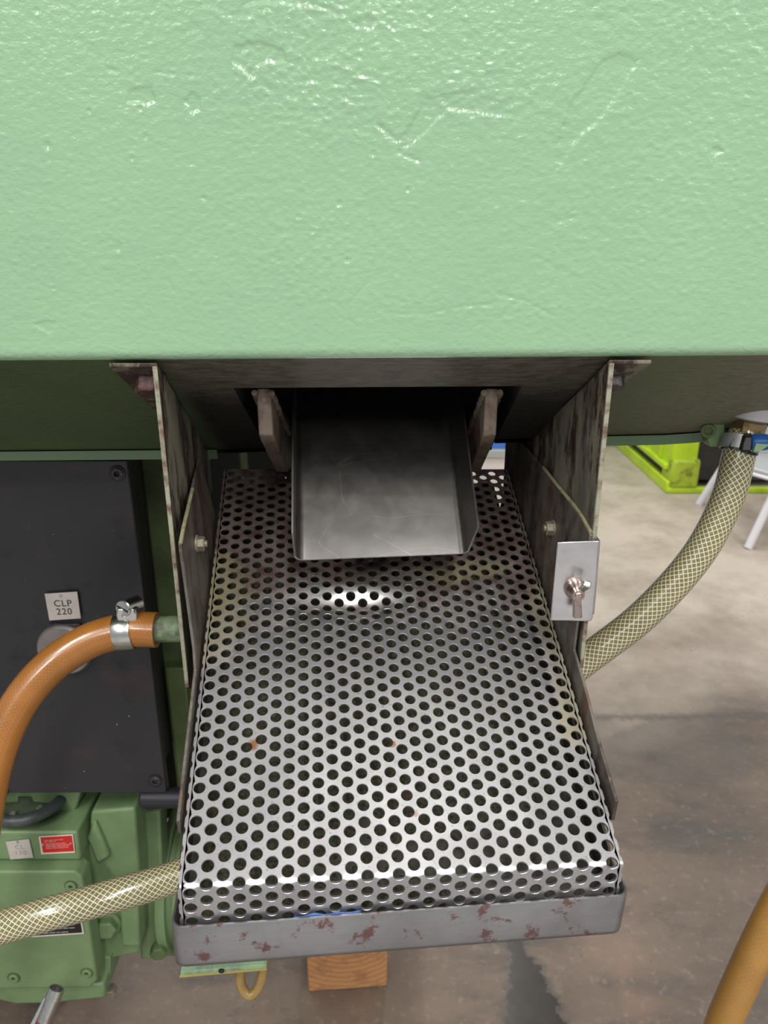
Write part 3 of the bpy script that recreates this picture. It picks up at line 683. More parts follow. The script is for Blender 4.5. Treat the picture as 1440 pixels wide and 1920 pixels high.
build('channel', m, MAT['chute'], chute, smooth=40)

# ------------------------------------------------------------------ clamp bracket with wing nut on the right plate front
cl = thing('clamp_plate', 'small polished stainless clamp plate with wing nut on right bracket edge', 'clamp', (150, YF-8, -300))
yC = YF-7.0
c0, c1, c2, c3 = onY(1045, 1017, yC), onY(1124, 1014, yC), onY(1111, 1166, yC), onY(1032, 1164, yC)
def corner_round(c, prev, nxt, r, n=5):
    a = c+unit(prev-c)*r; b = c+unit(nxt-c)*r; return [(1-t)**2*a+2*t*(1-t)*c+t*t*b for t in np.linspace(0, 1, n)]
outl = [c0]+[c1]+corner_round(c2, c1, c3, 4)+[c3]
m = MB().prism(outl, (0, 2.0, 0))
m.prism([c1+V(-1.2, .5, 0), c1+V(1.2, 1.0, -.5), c2+V(1.2, 1.0, 6), c2+V(-1.2, .5, 5)], (0, 16, 0))
build('plate', m, MAT['stainless'], cl, bevel=.9, seg=3)
wc = onY(1077, 1103, yC); ax = V(0, -1, 0); hub = wc
m = MB().lathe(hub, ax, [(0, 8.0), (1.2, 8.3), (4, 7.6), (7, 6.0), (9, 4.9), (13, 4.7), (13.6, 4.2), (13.6, 3.0)], 32, cap=(True, False)); hb = build('wing_nut', m, MAT['copper'], cl)
def wing(p0, p1, wdt, tk, mat):
    d = unit(p1-p0); s_ = unit(np.cross(d, ax)); q_ = np.cross(s_, d); L2 = np.linalg.norm(p1-p0); m = MB()
    o_ = [(-wdt*.40, 0), (wdt*.40, 0), (wdt*.5, L2), (-wdt*.5, L2)]
    m.prism([p0+s_*a+d*b-q_*tk/2 for a, b in o_], q_*tk); o = build('wing', m, mat, hb, bevel=1.1, seg=3); o.location = (0, 0, 0); return o
w1 = wing(hub+ax*7+V(2, 0, 2.5), hub+ax*15+V(5.5, 0, 11.0), 6.5, 5.5, MAT['chrome']); w2 = wing(hub+ax*7+V(.5, 0, -3), hub+ax*12+V(1.0, 0, -19), 6.8, 6, MAT['copper'])
m = MB().cyl(hub+ax*5, hub+ax*14.5, 3.0, 18, .6); build('stud', m, MAT['copper'], cl)

# ------------------------------------------------------------------ clear braided hose, drain fitting and clamp on the right
def at_depth(u, v, Z): d = ray(u, v); return d*(Z)     # Z = distance along the viewing axis (mm)
hp = [at_depth(1397, 812, 700), at_depth(1386, 850, 700), at_depth(1362, 940, 704), at_depth(1305, 1045, 712), at_depth(1210, 1150, 724), at_depth(1110, 1228, 735), at_depth(1010, 1300, 740), at_depth(850, 1390, 765), at_depth(650, 1480, 775), at_depth(480, 1580, 755), at_depth(340, 1640, 725), at_depth(200, 1683, 700), at_depth(60, 1722, 690), at_depth(-120, 1775, 690), at_depth(-300, 1830, 690), V(-700, 480, -720), V(-860, 500, -950), V(-930, 520, -1250), V(-1010, 540, -CAMH+15), V(-1300, 560, -CAMH+15)]
m = MB().tube(spline(hp, 12), 14.6, 32); tag(build('braided_hose', m, MAT['braid'], smooth=50), 'clear olive hose with pale braided threads passing under the tray from right to left', 'hose')
hc = thing('hose_clamp', 'worm-drive hose clamp with blue key at the top of the clear braided hose', 'hose clamp', at_depth(1386, 832, 745))
pA, pB = at_depth(1391, 820, 700), at_depth(1384, 846, 700); axh = unit(pB-pA)
Lb = np.linalg.norm(pB-pA)
m = MB().lathe(pA, axh, [(0, 15.4), (0, 16.6), (Lb, 16.6), (Lb, 15.4)], 40, cap=(False, False)); band = build('band', m, MAT['bandsteel'], hc, bevel=.4)
e1, e2, e3 = basis(axh)
for k in range(13):                                # slots of the worm thread
    a = math.radians(200+k*9.5); dr = unit(-V(0, 1, 0)); tang = unit(np.cross(axh, dr)); d_ = dr*math.cos(a-math.radians(262))+tang*math.sin(a-math.radians(262))
    t_ = np.cross(axh, d_); c_ = pA+axh*Lb*.5+d_*16.4
    m = MB(); sh = .22
    m.prism([c_+axh*(-Lb*.33)+t_*(-.9-sh*4), c_+axh*(-Lb*.33)+t_*(.9-sh*4), c_+axh*(Lb*.33)+t_*(.9+sh*4), c_+axh*(Lb*.33)+t_*(-.9+sh*4)], d_*.5); build('slot', m, MAT['black'], band).location = (0, 0, 0)
hx = at_depth(1404, 832, 680); hdir = unit(V(1, -.1, .05))
m = MB().prism([hx+axh*-7-hdir*5, hx+axh*7-hdir*5, hx+axh*7+hdir*4, hx+axh*-7+hdir*4], V(0, 14, 2)); build('worm_housing', m, MAT['black'], hc, bevel=1.5)
m = MB().lathe(hx+hdir*3+V(0, 4, 0), hdir, [(0, 6), (2, 7.4), (6, 8), (14, 7), (18, 5), (20, 3)], 20); key = build('key', m, MAT['blue'], hc, label='blue plastic key')
m = MB().prism([hx+hdir*4+axh*-1.5+V(0, -4.4, 0), hx+hdir*4+axh*7+V(0, -3.4, 0), hx+hdir*10+axh*6+V(0, -4.0, 0), hx+hdir*16+axh*0+V(0, -4.2, 0)], V(0, 3, 0)); build('paint_patch', m, MAT['mint'], hc, bevel=.4)
m = MB().cyl(hx+hdir*21+V(0, 4, 0), hx+hdir*30+V(0, 4, 0), 3.2, 14, .6); build('screw', m, MAT['copper'], hc)
df = thing('drain_fitting', 'dull brass drain fitting with grey flange above the braided hose', 'fitting', at_depth(1397, 812, 747))
up = unit(V(.12, 0, 1)); b0 = at_depth(1396, 826, 702)
m = MB().lathe(b0, up, [(0, 11.6), (9, 11.6)], 24); build('spigot', m, MAT['brass'], df)
m = MB().hexhead(b0+up*8, up, 27, 13, ref=V(1, .3, 0)); build('hex_nut', m, MAT['brass'], df, bevel=.8)
m = MB().lathe(b0+up*20, up, [(0, 15), (3, 25), (14, 27), (24, 27)], 36); build('flange', m, simple('grey_flange', (.50, .48, .50), .45, .2), df)
bh = thing('clamp_lug', 'small green cast lug under the tank rim beside the braided hose', 'lug', at_depth(1345, 822, 740))
q0 = at_depth(1345, 803, 706)
m = MB().prism([q0+V(-9, 0, 12), q0+V(7.5, 0, 12), q0+V(7.0, 0, -18), q0+V(-4.5, 0, -18), q0+V(-9, 0, -6)], V(0, 16, 0)); build('body', m, MAT['green'], bh, bevel=1.5)
m = MB().lathe(q0+V(-8, -1, -2), V(-.5, -1, -.1), [(0, 6.5), (2, 6.5), (2, 4.0), (-1, 3.5)], 18); build('boss', m, MAT['greendk'], bh)

# ------------------------------------------------------------------ left side: gearbox with black cover, amber hose
YP = 840.0
gb = thing('gearbox', 'gearbox with black rectangular cover plate and socket screws behind the amber hose', 'gearbox', (-500, YP, -700))
pr_ = onY(275, 1170, YP)[0]; ztop = onY(100, 863, YP)[2]; zbot = onY(150, 1487, YP)[2]
m = MB().box((-820, YP, zbot), (pr_, YP+14, ztop)); build('cover_plate', m, MAT['panel'], gb, bevel=1.5)
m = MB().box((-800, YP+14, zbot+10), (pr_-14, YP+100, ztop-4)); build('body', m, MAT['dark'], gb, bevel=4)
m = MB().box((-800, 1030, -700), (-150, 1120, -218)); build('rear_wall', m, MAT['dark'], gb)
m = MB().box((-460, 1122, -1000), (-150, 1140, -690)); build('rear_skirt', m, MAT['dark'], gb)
def socket_screw(u, v, yv, parent, r=9.5, mat=None, ring=None):
    c_ = onY(u, v, yv); m = MB().lathe(c_+V(0, .4, 0), V(0, -1, 0), [(0, r), (1.2, r), (1.6, r*.92), (1.6, r*.78)], 28, cap=(True, False)); s_ = build('screw', m, mat or MAT['black'], parent)
    m = MB().lathe(c_, V(0, -1, 0), [(.4, r*.80), (1.9, r*.80), (2.6, r*.70), (2.6, r*.36), (-1.5, r*.33)], 28, cap=(False, True)); h_ = build('head', m, ring or MAT['bolt_dk'], s_); h_.location = (0, 0, 0)
    m = MB().hexhead(c_+V(0, -.3, 0), V(0, -1, 0), r*.55, .4); h2 = build('socket', m, MAT['dark'], s_); h2.location = (0, 0, 0)
for u_, v_ in ((220, 888), (291, 1464), (3, 1484)): socket_screw(u_, v_, YP-.5, gb)
# tag plate with stamped letters
def text_mesh(txt, size, mat, parent, pos, rotz=0.0, spacing=1.05, lsp=1.1, ry=0.0, sub=None):
    cu = bpy.data.curves.new('lettering', 'FONT'); cu.body = txt; cu.size = size/1000; cu.align_x = 'CENTER'; cu.align_y = 'CENTER'; cu.space_character = spacing; cu.space_line = lsp
    cu.extrude = .00012; cu.offset = size*.008/1000
    to = bpy.data.objects.new('lettering', cu); COL.objects.link(to); dg = bpy.context.evaluated_depsgraph_get()
    me = bpy.data.meshes.new_from_object(to.evaluated_get(dg)); bpy.data.objects.remove(to); me.materials.clear(); me.materials.append(mat)
    me.transform(Matrix.Translation(Vector(w3(pos))) @ Matrix.Rotation(math.pi/2, 4, 'X') @ Matrix.Rotation(ry, 4, 'Z')); me.name = 'lettering'
    o = bpy.data.objects.new('lettering', me); COL.objects.link(o); o.parent = parent
    if parent.type == 'EMPTY': o.location = -Vector(parent.location)
    return o
def plate4(name, px4, yv, th, mat, parent, bevel=.3):
    pts = [onY(u, v, yv) for u, v in px4]; m = MB().prism(pts, (0, -th, 0)); return build(name, m, mat, parent, bevel=bevel)
tg = plate4('oil_tag', [(84, 1113), (145, 1109), (152, 1159), (93, 1163)], YP-3.5, .9, MAT['tagmetal'], gb); tg['label'] = 'small pale metal tag reading CLP 220'
text_mesh('CLP\n220', 12.0, MAT['ink'], tg, onY(119, 1139.5, YP-4.55), ry=math.radians(1.5), spacing=1.12, lsp=.92).location = (0, 0, 0)
m = MB().lathe(onY(114, 1116.5, YP-4.3), V(0, -1, 0), [(0, 2.2), (.8, 1.9), (1.3, .8)], 14); build('rivet', m, MAT['chrome'], tg).location = (0, 0, 0)
pc = onY(126, 1212, YP); m = MB().lathe(pc, V(0, -1, 0), [(0, 34), (9, 34), (11, 32.5), (12, 31.5)], 56); build('plug', m, simple('grey_plug', (.30, .27, .27), .38, .7, (.24, .21, .21), 50, .4, .7), gb, label='round grey metal plug')
m = MB().box((onY(95, 1163, YP)[0], YP-6, onY(100, 1182, YP)[2]), (onY(152, 1163, YP)[0], YP, onY(100, 1166, YP)[2])); build('plug_tab', m, MAT['bolt_dk'], gb, bevel=.6)

oh = thing('amber_hose_line', 'amber translucent hose curving down left in front of the black cover', 'hose', at_depth(200, 1185, 815))
ap = [at_depth(294, 1181, 815), at_depth(262, 1180, 815), at_depth(225, 1184, 815), at_depth(170, 1201, 812), at_depth(105, 1241, 805), at_depth(48, 1302, 797), at_depth(8, 1375, 790), at_depth(-18, 1460, 784), at_depth(-40, 1580, 780), at_depth(-70, 1750, 790)]
m = MB().tube(spline(ap, 14), 18.8, 32); build('hose', m, MAT['orange'], oh, smooth=60)
m = MB().lathe(ap[0]+V(-1, 0, 0), V(1, 0, 0), [(0, 18.8), (1.6, 18.6), (1.6, 14.2), (-14, 14.2)], 32, cap=(False, False)); build('cut_end', m, MAT['amber2'], oh)
pp = thing('pipe_stub', 'green painted pipe stub carrying the amber hose end', 'pipe', at_depth(320, 1181, 815))
m = MB().cyl(ap[0]+V(-20, 0, 0), ap[0]+V(95, 6, 0), 14.0, 28); build('pipe', m, simple('pipe_green_grimy', (.17, .24, .13), .5, 0, (.08, .09, .06), 60, .42, .6, 500, .4), pp)
h2 = thing('hose_clamp', 'silver screw hose clamp around the amber hose end', 'hose clamp', at_depth(238, 1185, 815))
c_ = at_depth(236, 1183, 815); axh = unit(ap[1]-ap[2])
m = MB().lathe(c_-axh*9.5, axh, [(0, 18.9), (0, 20.0), (1, 20.4), (18, 20.4), (19, 20.0), (19, 18.9)], 40, cap=(False, False)); build('band', m, MAT['chrome'], h2)
hd = at_depth(236, 1150, 797)
m = MB().prism([hd+V(-10, 0, -13), hd+V(10, 0, -13), hd+V(11, 0, -2), hd+V(9, 0, 5), hd+V(-9, 0, 5), hd+V(-11, 0, -2)], V(0, 16, 0)); build('housing', m, MAT['chrome'], h2, bevel=2.0, seg=3)
sd = unit(V(-.38, -1, .22)); sc_ = at_depth(234, 1140, 800)
m = MB().cyl(sc_-sd*20+V(0, 0, 0), sc_+sd*4, 9.2, 28, 1.0); scr_ = build('screw', m, MAT['chrome'], h2)
e1, e2, e3 = basis(sd); sl = unit(V(1, 0, -.35)-sd*np.dot(V(1, 0, -.35), sd)); sn = np.cross(sd, sl); o_ = sc_+sd*3.7
m = MB().prism([o_+sl*-7.6+sn*-1, o_+sl*7.6+sn*-1, o_+sl*7.6+sn*1, o_+sl*-7.6+sn*1], sd*.5); build('slot', m, MAT['dark'], scr_).location = (0, 0, 0)

# machine frame post behind, dark interior plate
fp = thing('frame_post', 'dark green machine frame post behind the left bracket', 'post', (-290, 930, -990))
xa, xb = onY(264, 880, 930)[0], onY(330, 880, 930)[0]
m = MB().prism([(xa, 930, -990), (xb, 930, -990), (xb, 930, -216), (xa, 930, -216)], (0, 90, 0)); build('post', m, MAT['greendk'], fp, bevel=3)
m = MB().prism([(xa+8, 915, -980), (xa+34, 915, -980), (xa+34, 915, -560), (xa+8, 915, -560)], (0, 16, 0)); build('rib', m, MAT['greendk'], fp, bevel=2)
m = MB().prism([(xb-14, 924, -600), (xb+20, 924, -600), (xb+20, 924, -420), (xb-14, 924, -420)], (0, 8, 0)); build('slot', m, MAT['dark'], fp, bevel=6)
m = MB().lathe(onY(318, 888, 928), V(0, -1, 0), [(0, 10), (4, 10), (5, 8)], 20); build('pad', m, MAT['green'], fp)
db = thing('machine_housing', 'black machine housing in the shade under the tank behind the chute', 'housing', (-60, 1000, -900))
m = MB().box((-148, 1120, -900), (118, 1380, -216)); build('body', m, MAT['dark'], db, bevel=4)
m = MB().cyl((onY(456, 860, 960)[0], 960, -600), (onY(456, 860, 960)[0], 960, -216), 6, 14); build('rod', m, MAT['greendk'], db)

# ------------------------------------------------------------------ green gear motor
gm = thing('gear_motor', 'green cast gear motor with label plates at bottom left', 'gear motor', (-480, 900, -1160))
GY = 830.0
def X_(u, v, y): return onY(u, v, y)[0]
def Z_(u, v, y): return onY(u, v, y)[2]
zl0, zl1 = Z_(80, 1560, GY), Z_(80, 1614, GY)
m = MB().prism([(-800, GY, zl0), (X_(144, 1556, GY), GY, zl0), (X_(151, 1608, GY), GY, zl1), (-800, GY, zl1)], (0, 160, 0)); build('ledge', m, MAT['green'], gm, bevel=4, seg=3)
yU = 872.0
m = MB().prism([(-800, yU, Z_(50, 1495, yU)+30), (X_(163, 1495, yU), yU, Z_(50, 1495, yU)+30), (X_(146, 1556, yU), yU, zl0-6), (-800, yU, zl0-6)], (0, 120, 0)); build('housing_back', m, MAT['green'], gm, bevel=3)
yC_ = 838.0
m = MB().box((-800, yC_, Z_(80, 1850, yC_)), (X_(156, 1640, yC_)+3, yC_+150, zl1+4)); build('gear_case', m, MAT['green'], gm, bevel=3)
yV = 812.0
cv = [(-800, Z_(50, 1636, yV)), (X_(140, 1634, yV), Z_(50, 1634, yV)), (X_(154, 1645, yV), Z_(50, 1645, yV)), (X_(183, 1835, yV), Z_(50, 1838, yV)), (X_(170, 1852, yV), Z_(50, 1852, yV)), (-800, Z_(50, 1860, yV))]
m = MB().prism([(a, yV, b) for a, b in cv], (0, 30, 0)); ic = build('inspection_cover', m, MAT['green'], gm, bevel=3.5, seg=3)
for u_, v_ in ((26, 1833), (163, 1824), (133, 1661)): socket_screw(u_, v_, yV-.5, gm, 9, MAT['greendk'], MAT['green'])
b1 = 826.0
m = MB().prism([(X_(12, 1860, b1)-30, b1, Z_(50, 1850, b1)), (X_(195, 1850, b1), b1, Z_(50, 1845, b1)), (X_(198, 1872, b1), b1, Z_(50, 1872, b1)), (X_(100, 1880, b1), b1, Z_(50, 1882, b1)), (X_(30, 1884, b1), b1, Z_(50, 1884, b1)), (X_(15, 1870, b1)-30, b1, Z_(50, 1872, b1))], (0, 120, 0)); build('base', m, MAT['green'], gm, bevel=4)
yB = 862.0                                          # stepped block to the right with the flange
m = MB().prism([(X_(168, 1510, yB), yB, Z_(50, 1522, yB)), (X_(252, 1512, yB), yB, Z_(50, 1515, yB)), (X_(262, 1640, yB), yB, Z_(50, 1640, yB)), (X_(262, 1785, yB), yB, Z_(50, 1788, yB)), (X_(205, 1800, yB), yB, Z_(50, 1800, yB)), (X_(150, 1800, yB), yB, Z_(50, 1800, yB)), (X_(160, 1640, yB), yB, Z_(50, 1640, yB))], (0, 90, 0)); build('flange_block', m, MAT['green'], gm, bevel=5, seg=3)
yR = 846.0
m = MB().prism([(X_(224, 1670, yR), yR, Z_(50, 1655, yR)), (X_(258, 1665, yR), yR, Z_(50, 1655, yR)), (X_(262, 1770, yR), yR, Z_(50, 1775, yR)), (X_(228, 1780, yR), yR, Z_(50, 1775, yR))], (0, 30, 0)); build('rib', m, MAT['green'], gm, bevel=4, seg=3)
m = MB().prism([(X_(175, 1560, yR), yR+8, Z_(50, 1548, yR)), (X_(200, 1600, yR), yR+8, Z_(50, 1615, yR)), (X_(178, 1630, yR), yR+8, Z_(50, 1630, yR)), (X_(160, 1590, yR), yR+8, Z_(50, 1580, yR))], (0, 30, 0)); build('web', m, MAT['green'], gm, bevel=4)
bc = onY(203, 1730, yB-2); m = MB().lathe(bc, V(.1, -1, .1), [(0, 20), (4, 20), (5, 18.5)], 28); m.hexhead(bc+unit(V(.1, -1, .1))*4, V(.1, -1, .1), 27, 14); build('plug_bolt', m, MAT['green'], gm, bevel=1)
yF = 905.0
m = MB().prism([(X_(262, 1530, yF), yF, Z_(50, 1525, yF)), (X_(300, 1525, yF), yF, Z_(50, 1520, yF)), (X_(312, 1790, yF), yF, Z_(50, 1770, yF)), (X_(285, 1800, yF), yF, Z_(50, 1800, yF)), (X_(262, 1795, yF), yF, Z_(50, 1800, yF))], (0, 40, 0)); build('motor_flange', m, MAT['green'], gm, bevel=4)
mc = onY(310, 1640, 1000); xm0 = X_(300, 1640, 930)
m = MB().lathe((xm0, 1000, mc[2]), V(1, 0, 0), [(0, 118), (14, 118), (14, 106), (190, 106)], 56); build('motor_barrel', m, MAT['green'], gm)
for k in range(9):                                  # cooling fins
    x0 = xm0+26+k*16
    m = MB().lathe((x0, 1000, mc[2]), V(1, 0, 0), [(0, 104), (0, 116), (5, 116), (5, 104)], 48, cap=(False, False)); build('fin', m, MAT['green'], gm)
for u_, v_, r_ in ((298, 1775, 15), (207, 1852, 13)):
    c_ = onY(u_, v_, 890); m = MB().hexhead(c_, V(.2, -1, 0), r_*1.5, 16); build('foot_bolt', m, MAT['greendk'] if u_ > 250 else MAT['nut'], gm, bevel=.8)
m = MB().prism([(X_(185, 1800, 850), 850, Z_(50, 1795, 850)), (X_(207, 1800, 850), 850, Z_(50, 1795, 850)), (X_(207, 1840, 850), 850, Z_(50, 1842, 850)), (X_(185, 1840, 850), 850, Z_(50, 1842, 850))], (0, 60, 0)); build('foot', m, MAT['green'], gm, bevel=2)
m = MB().box((-800, 1080, -CAMH), (-610, 1220, -900)); build('pedestal', m, MAT['dark'], gm, bevel=3)
# label plates on the ledge and the cover
gt = plate4('grey_tag', [(11, 1578), (55, 1573), (63, 1607), (20, 1611)], GY-1, 1.0, MAT['tagmetal'], gm); gt['label'] = 'small pale metal tag with faded lettering'
text_mesh('CL\n150', 10.0, MAT['inkpale'], gt, onY(37.5, 1594, GY-2.1), spacing=1.15, lsp=.95).location = (0, 0, 0)
m = MB().lathe(onY(33, 1578.5, GY-2), V(0, -1, 0), [(0, 2), (.8, 1.7), (1.2, .6)], 12); build('rivet', m, MAT['chrome'], gt).location = (0, 0, 0)
rp = plate4('warning_plate', [(73, 1568), (137, 1564), (141, 1598), (78, 1601)], GY-1, 1.0, MAT['white'], gm); rp['label'] = 'red warning plate with white border and lines of print'
plate4('red_field', [(75.5, 1570), (135, 1566.3), (139, 1596), (80.5, 1599)], GY-2, .3, MAT['red'], rp).location = (0, 0, 0)
for v_, a_, b_ in ((1575.5, 83, 118), (1578.3, 83, 104), (1582.3, 85, 124), (1584.9, 86, 134), (1587.6, 86, 130), (1590.6, 86, 128)):
    x_ = a_
    while x_ < b_-3:
        wl = random.uniform(5, 11); x2 = min(x_+wl, b_); sk = -.055*(x_-83)
        plate4('print_line', [(x_, v_+sk), (x2, v_+sk-.4), (x2, v_+sk+.5), (x_, v_+sk+.9)], GY-2.3, .15, MAT['pink'], rp, 0).location = (0, 0, 0); x_ = x2+1.6
for u_ in (80, 132.5):
    m = MB().lathe(onY(u_, 1583.5-.04*(u_-80), GY-2), V(0, -1, 0), [(0, 2), (.8, 1.7), (1.2, .6)], 12); build('rivet', m, MAT['chrome'], rp).location = (0, 0, 0)
np_ = plate4('name_plate', [(-60, 1722), (150, 1708), (158, 1750), (-55, 1764)], yV-1, 1.0, MAT['white'], gm); np_['label'] = 'black data plate with white border half hidden by the hose'
plate4('black_field', [(-58, 1723.5), (148, 1710), (154.5, 1748.5), (-53, 1762.3)], yV-2, .3, MAT['black'], np_).location = (0, 0, 0)
for v_, a_, b_ in ((1725, 60, 130), (1731, 40, 130), (1737.5, 20, 140), (1743.5, 15, 140), (1750.5, 25, 128), (1755.5, -10, 60)):
    x_ = a_
    while x_ < b_-4:
        wl = random.uniform(6, 16); x2 = min(x_+wl, b_); sk = -.06*(x_-60)
        plate4('print_line', [(x_, v_+sk), (x2, v_+sk-.5), (x2, v_+sk+.7), (x_, v_+sk+1.2)], yV-2.3, .15, MAT['grey_print'], np_, 0).location = (0, 0, 0); x_ = x2+2.0

hw = thing('handwheel', 'dark grey ring handwheel lying under the lower edge of black cover', 'handwheel', (X_(55, 1490, 880), 880, zl0))
hwc = onZ(52, 1492, zl0+18); prof = [(8*math.sin(a), 50+8*math.cos(a)) for a in np.linspace(-math.pi, math.pi, 17)]
m = MB().lathe(hwc, V(0, 0, 1), prof, 64, cap=(False, False)); build('rim', m, MAT['greyrub'], hw, smooth=80)
m = MB().lathe(hwc, V(0, 0, 1), [(-14, 40), (-6, 42), (-5, 30), (-3, 14), (6, 12)], 48); build('disc', m, simple('disc_dark_green', (.05, .07, .045), .5), hw)
for k in range(6):
    a = math.radians(20+60*k); p_ = hwc+V(34*math.cos(a), 34*math.sin(a), -5); m = MB().hexhead(p_, V(0, 0, 1), 8, 5); build('bolt', m, MAT['nut'], hw)
rd = thing('black_grip', 'black rubber grip bar sticking out beside the lower left sheet edge', 'grip', onY(300, 1495, 845))
m = MB().cyl(onY(264, 1497, 845), onY(264, 1497, 845)+V(150, 4, 1), 13.5, 28, 3); build('grip', m, MAT['blackrub'], rd)
m = MB().cyl(onY(264, 1497, 845)+V(148, 4, 1), onY(264, 1497, 845)+V(230, 6, 1), 8, 16); build('shaft', m, MAT['bolt_dk'], rd)

st = thing('sight_tube', 'chrome tube with open end and red mark in front of the gear motor', 'tube', at_depth(80, 1915, 960))
e0, e1_ = at_depth(107, 1853, 985), at_depth(70, 1945, 975); ax_ = unit(e1_-e0); Ls = np.linalg.norm(e1_-e0)
m = MB().lathe(e0, ax_, [(6, 7.5), (0, 7.8), (0, 9.8), (12, 10.2), (13, 9.0), (Ls+50, 9.0)], 32, cap=(False, True)); build('tube', m, MAT['chrome'], st)
m = MB().lathe(e0, ax_, [(5, 7.6), (6, 7.6)], 20); build('bore', m, MAT['bolt_dk'], st)
m = MB().prism([e0+ax_*14+V(-14, 3, -4), e0+ax_*14+V(-8, 3, -4), e0+ax_*(Ls+50)+V(-8, 3, 0), e0+ax_*(Ls+50)+V(-22, 3, 0)], V(0, 8, 0)); build('guard', m, MAT['bandsteel'], st, bevel=1)
cr = at_depth(90, 1905, 960)
m = MB().lathe(e0+ax_*40, ax_, [(0, 9.15), (6, 9.15)], 24); build('mark', m, simple('red_mark', (.22, .03, .03), .4), st)

# ------------------------------------------------------------------ below the tray
tb = MB(); YT = 1090.0; p0, p1 = onY(575, 1790, YT), onY(727, 1790, YT)
zt = -CAMH+115; lo = onZ(578, 1860, -CAMH); hi_ = onZ(726, 1853, -CAMH)
tb.prism([(lo[0], lo[1], -CAMH), (hi_[0], hi_[1]+4, -CAMH), (hi_[0]+4, hi_[1]+300, -CAMH), (lo[0]+4, lo[1]+296, -CAMH)], (0, 0, 130)); o = build('timber_block', tb, MAT['timber'], bevel=3)
tag(o, 'squared orange brown timber block on the floor below the catch tray', 'timber block')
gp = thing('mint_plate', 'thin mint green steel plate with yellow edge under the tray corner', 'plate', at_depth(420, 1810, 700))
g0, g1 = at_depth(339, 1829, 690), at_depth(500, 1815, 690)
m = MB().prism([g0, g1, g1+V(0, 150, 40), g0+V(0, 150, 40)], (0, 0, 4)); build('plate', m, MAT['mint'], gp, bevel=.5)
m = MB().prism([g0+V(-1, -1, -1.5), g1+V(0, -1, -1.5), g1+V(0, 3, -1), g0+V(0, 3, -1)], (0, 0, 1.6)); build('yellow_edge', m, simple('yellow_edge_paint', (.36, .30, .10), .5), gp)
m = MB().lathe(at_depth(415, 1820, 688), V(0, -1, 0), [(0, 2.6), (.7, 2.6)], 14); build('hole', m, MAT['dark'], gp)
bl = [at_depth(452, 1800, 712), at_depth(450, 1830, 712), at_depth(456, 1855, 712), at_depth(468, 1866, 712), at_depth(481, 1857, 713), at_depth(490, 1838, 714), at_depth(494, 1812, 716), at_depth(494, 1790, 720)]
m = MB().tube(spline(bl, 10), 4.6, 16); tag(build('drain_hose', m, MAT['brownhose'], smooth=60), 'thin brown hose hanging in a loop below the tray corner', 'hose')
ah = [at_depth(1540, 1560, 800), at_depth(1480, 1660, 805), at_depth(1428, 1760, 815), at_depth(1386, 1850, 830), at_depth(1352, 1930, 850), at_depth(1330, 2010, 880)]
q_ = ah[-1]; ah += [V(q_[0]-10, q_[1]+10, -1150), V(q_[0]+10, q_[1]-20, -1330), V(q_[0]+90, q_[1]-80, -CAMH+18), V(q_[0]+260, q_[1]-140, -CAMH+18)]
m = MB().tube(spline(ah, 12), 18, 28); tag(build('amber_hose', m, MAT['amber2'], smooth=60), 'ochre hose hanging down to the floor at bottom right', 'hose')

# ------------------------------------------------------------------ background on the right
bn = thing('storage_bin', 'lime green steel storage bin with dark open front on the floor behind', 'bin', (1650, 4200, -CAMH))
by, bx0, bx1, bd_ = 4160.0, 1612.0, 2520.0, 1500.0; zf = -CAMH
def bpart(name, lo, hi, mat='lime', bev=8): return build(name, MB().box(lo, hi), MAT[mat], bn, bevel=bev)
bpart('corner_post', (bx0, by, zf+190), (bx0+150, by+60, zf+900)); bpart('corner_post', (bx1-150, by, zf+190), (bx1, by+60, zf+900), 'limeshade')
bpart('foot', (bx0+8, by-12, zf+30), (bx0+170, by+150, zf+200), 'limedirty', 18); bpart('foot', (bx1-170, by-12, zf+30), (bx1-8, by+150, zf+200), 'limedirty', 18)
bpart('foot', (bx0+8, by+bd_-170, zf), (bx0+170, by+bd_-10, zf+200), 'limedirty', 18)
bpart('front_rail', (bx0, by-6, zf), (bx1, by+30, zf+34)); bpart('side_rail', (bx0-6, by, zf), (bx0+30, by+bd_, zf+70))
bpart('side_panel', (bx0+6, by+40, zf+130), (bx0+26, by+bd_, zf+900)); bpart('side_ledge', (bx0-14, by+40, zf+125), (bx0+16, by+bd_-10, zf+160))
for k in range(5): bpart('side_rib', (bx0-8, by+150+k*270, zf+160), (bx0+10, by+190+k*270, zf+900))
bpart('side_gap', (bx0+30, by+20, zf+60), (bx0+40, by+bd_, zf+135), 'bindark', 0); bpart('interior', (bx0+150, by+130, zf+40), (bx1-150, by+bd_, zf+860), 'bindark', 0)
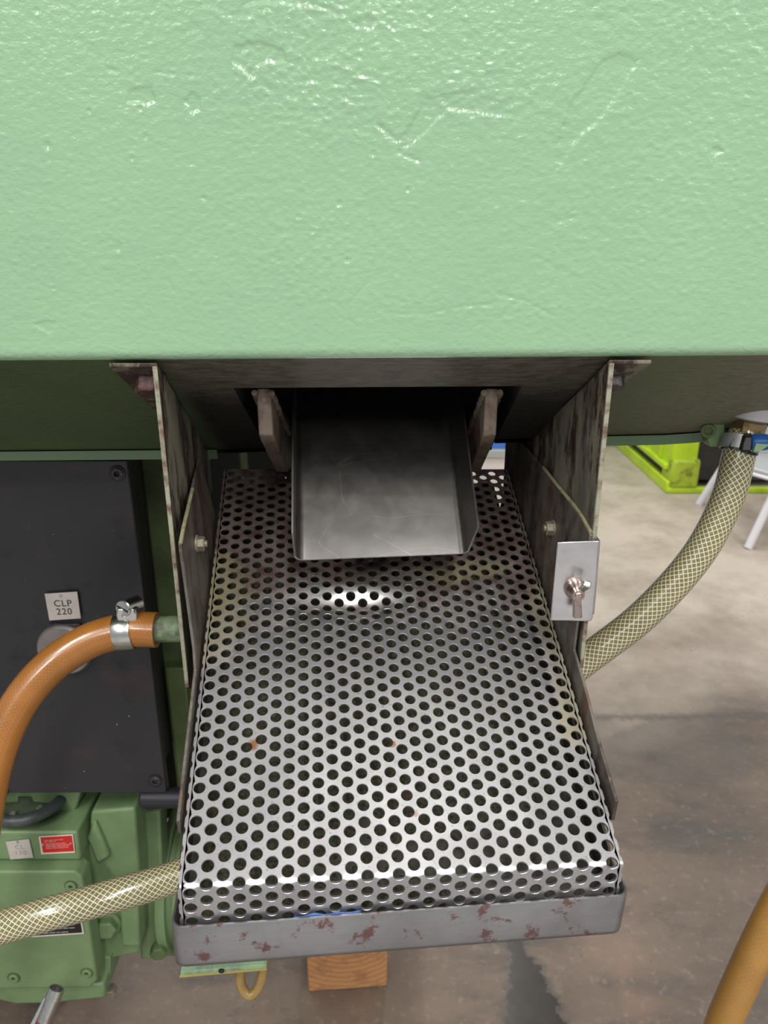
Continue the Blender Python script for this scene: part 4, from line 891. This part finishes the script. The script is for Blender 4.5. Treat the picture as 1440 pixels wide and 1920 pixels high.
ch = thing('low_chair', 'grey seat low chair with white tubular legs at the right edge', 'chair', (1850, 3500, -CAMH))
sz = -CAMH+330; s0 = onZ(1390, 872, sz); sxx, syy = s0[0]-60, 3330.0
seat = [(sxx+40, 3640), (sxx+10, 3560), (sxx+120, 3360), (sxx+200, 3320), (sxx+430, 3320), (sxx+430, 3740), (sxx+100, 3740)]
m = MB().prism([(a, b, sz) for a, b in seat], (0, 0, 26)); build('seat', m, MAT['chairgrey'], ch, bevel=10, seg=3)
m = MB().tube(spline([(a, b, sz-2) for a, b in seat[:5]], 8), 9, 12); build('seat_frame', m, MAT['chairwhite'], ch)
lb1, lb2 = onZ(1402, 1028, -CAMH), onZ(1310, 946, -CAMH)
for b_, t_ in ((lb1, V(lb1[0]+130, lb1[1]+60, sz)), (lb2, V(lb2[0]+130, lb2[1]-40, sz)), (lb2+V(480, 60, 0), lb2+V(400, 0, sz+CAMH)), (lb1+V(520, 0, 0), lb1+V(440, 60, sz+CAMH))):
    m = MB().cyl(b_, t_, 19, 16); build('leg', m, MAT['chairwhite'], ch)
m = MB().prism([(sxx+80, 3730, sz+20), (sxx+430, 3730, sz+20), (sxx+430, 3770, sz+420), (sxx+80, 3770, sz+420)], (0, 22, 0)); build('backrest', m, MAT['chairgrey'], ch, bevel=8)
bc_ = thing('blue_crate', 'blue crate far behind, seen between the chute lug and right bracket', 'crate', (750, 5000, -CAMH))
x0, x1 = onY(872, 860, 4900)[0], onY(960, 860, 4900)[0]
m = MB().box((x0-300, 4900, -CAMH+40), (x1+260, 5500, -CAMH+700)); build('body', m, MAT['farblue'], bc_, bevel=10)
for a, b in ((x0+30, x0+95), (x1-50, x1+10)):
    m = MB().prism([(a, 4880, -CAMH), (b, 4880, -CAMH), (b+70, 4880, -CAMH+700), (a+70, 4880, -CAMH+700)], (0, 30, 0)); build('strut', m, MAT['bindark'], bc_)
m = MB().box((x0-320, 4870, -CAMH), (x1+280, 5500, -CAMH+60)); build('skid', m, MAT['chairgrey'], bc_, bevel=6)
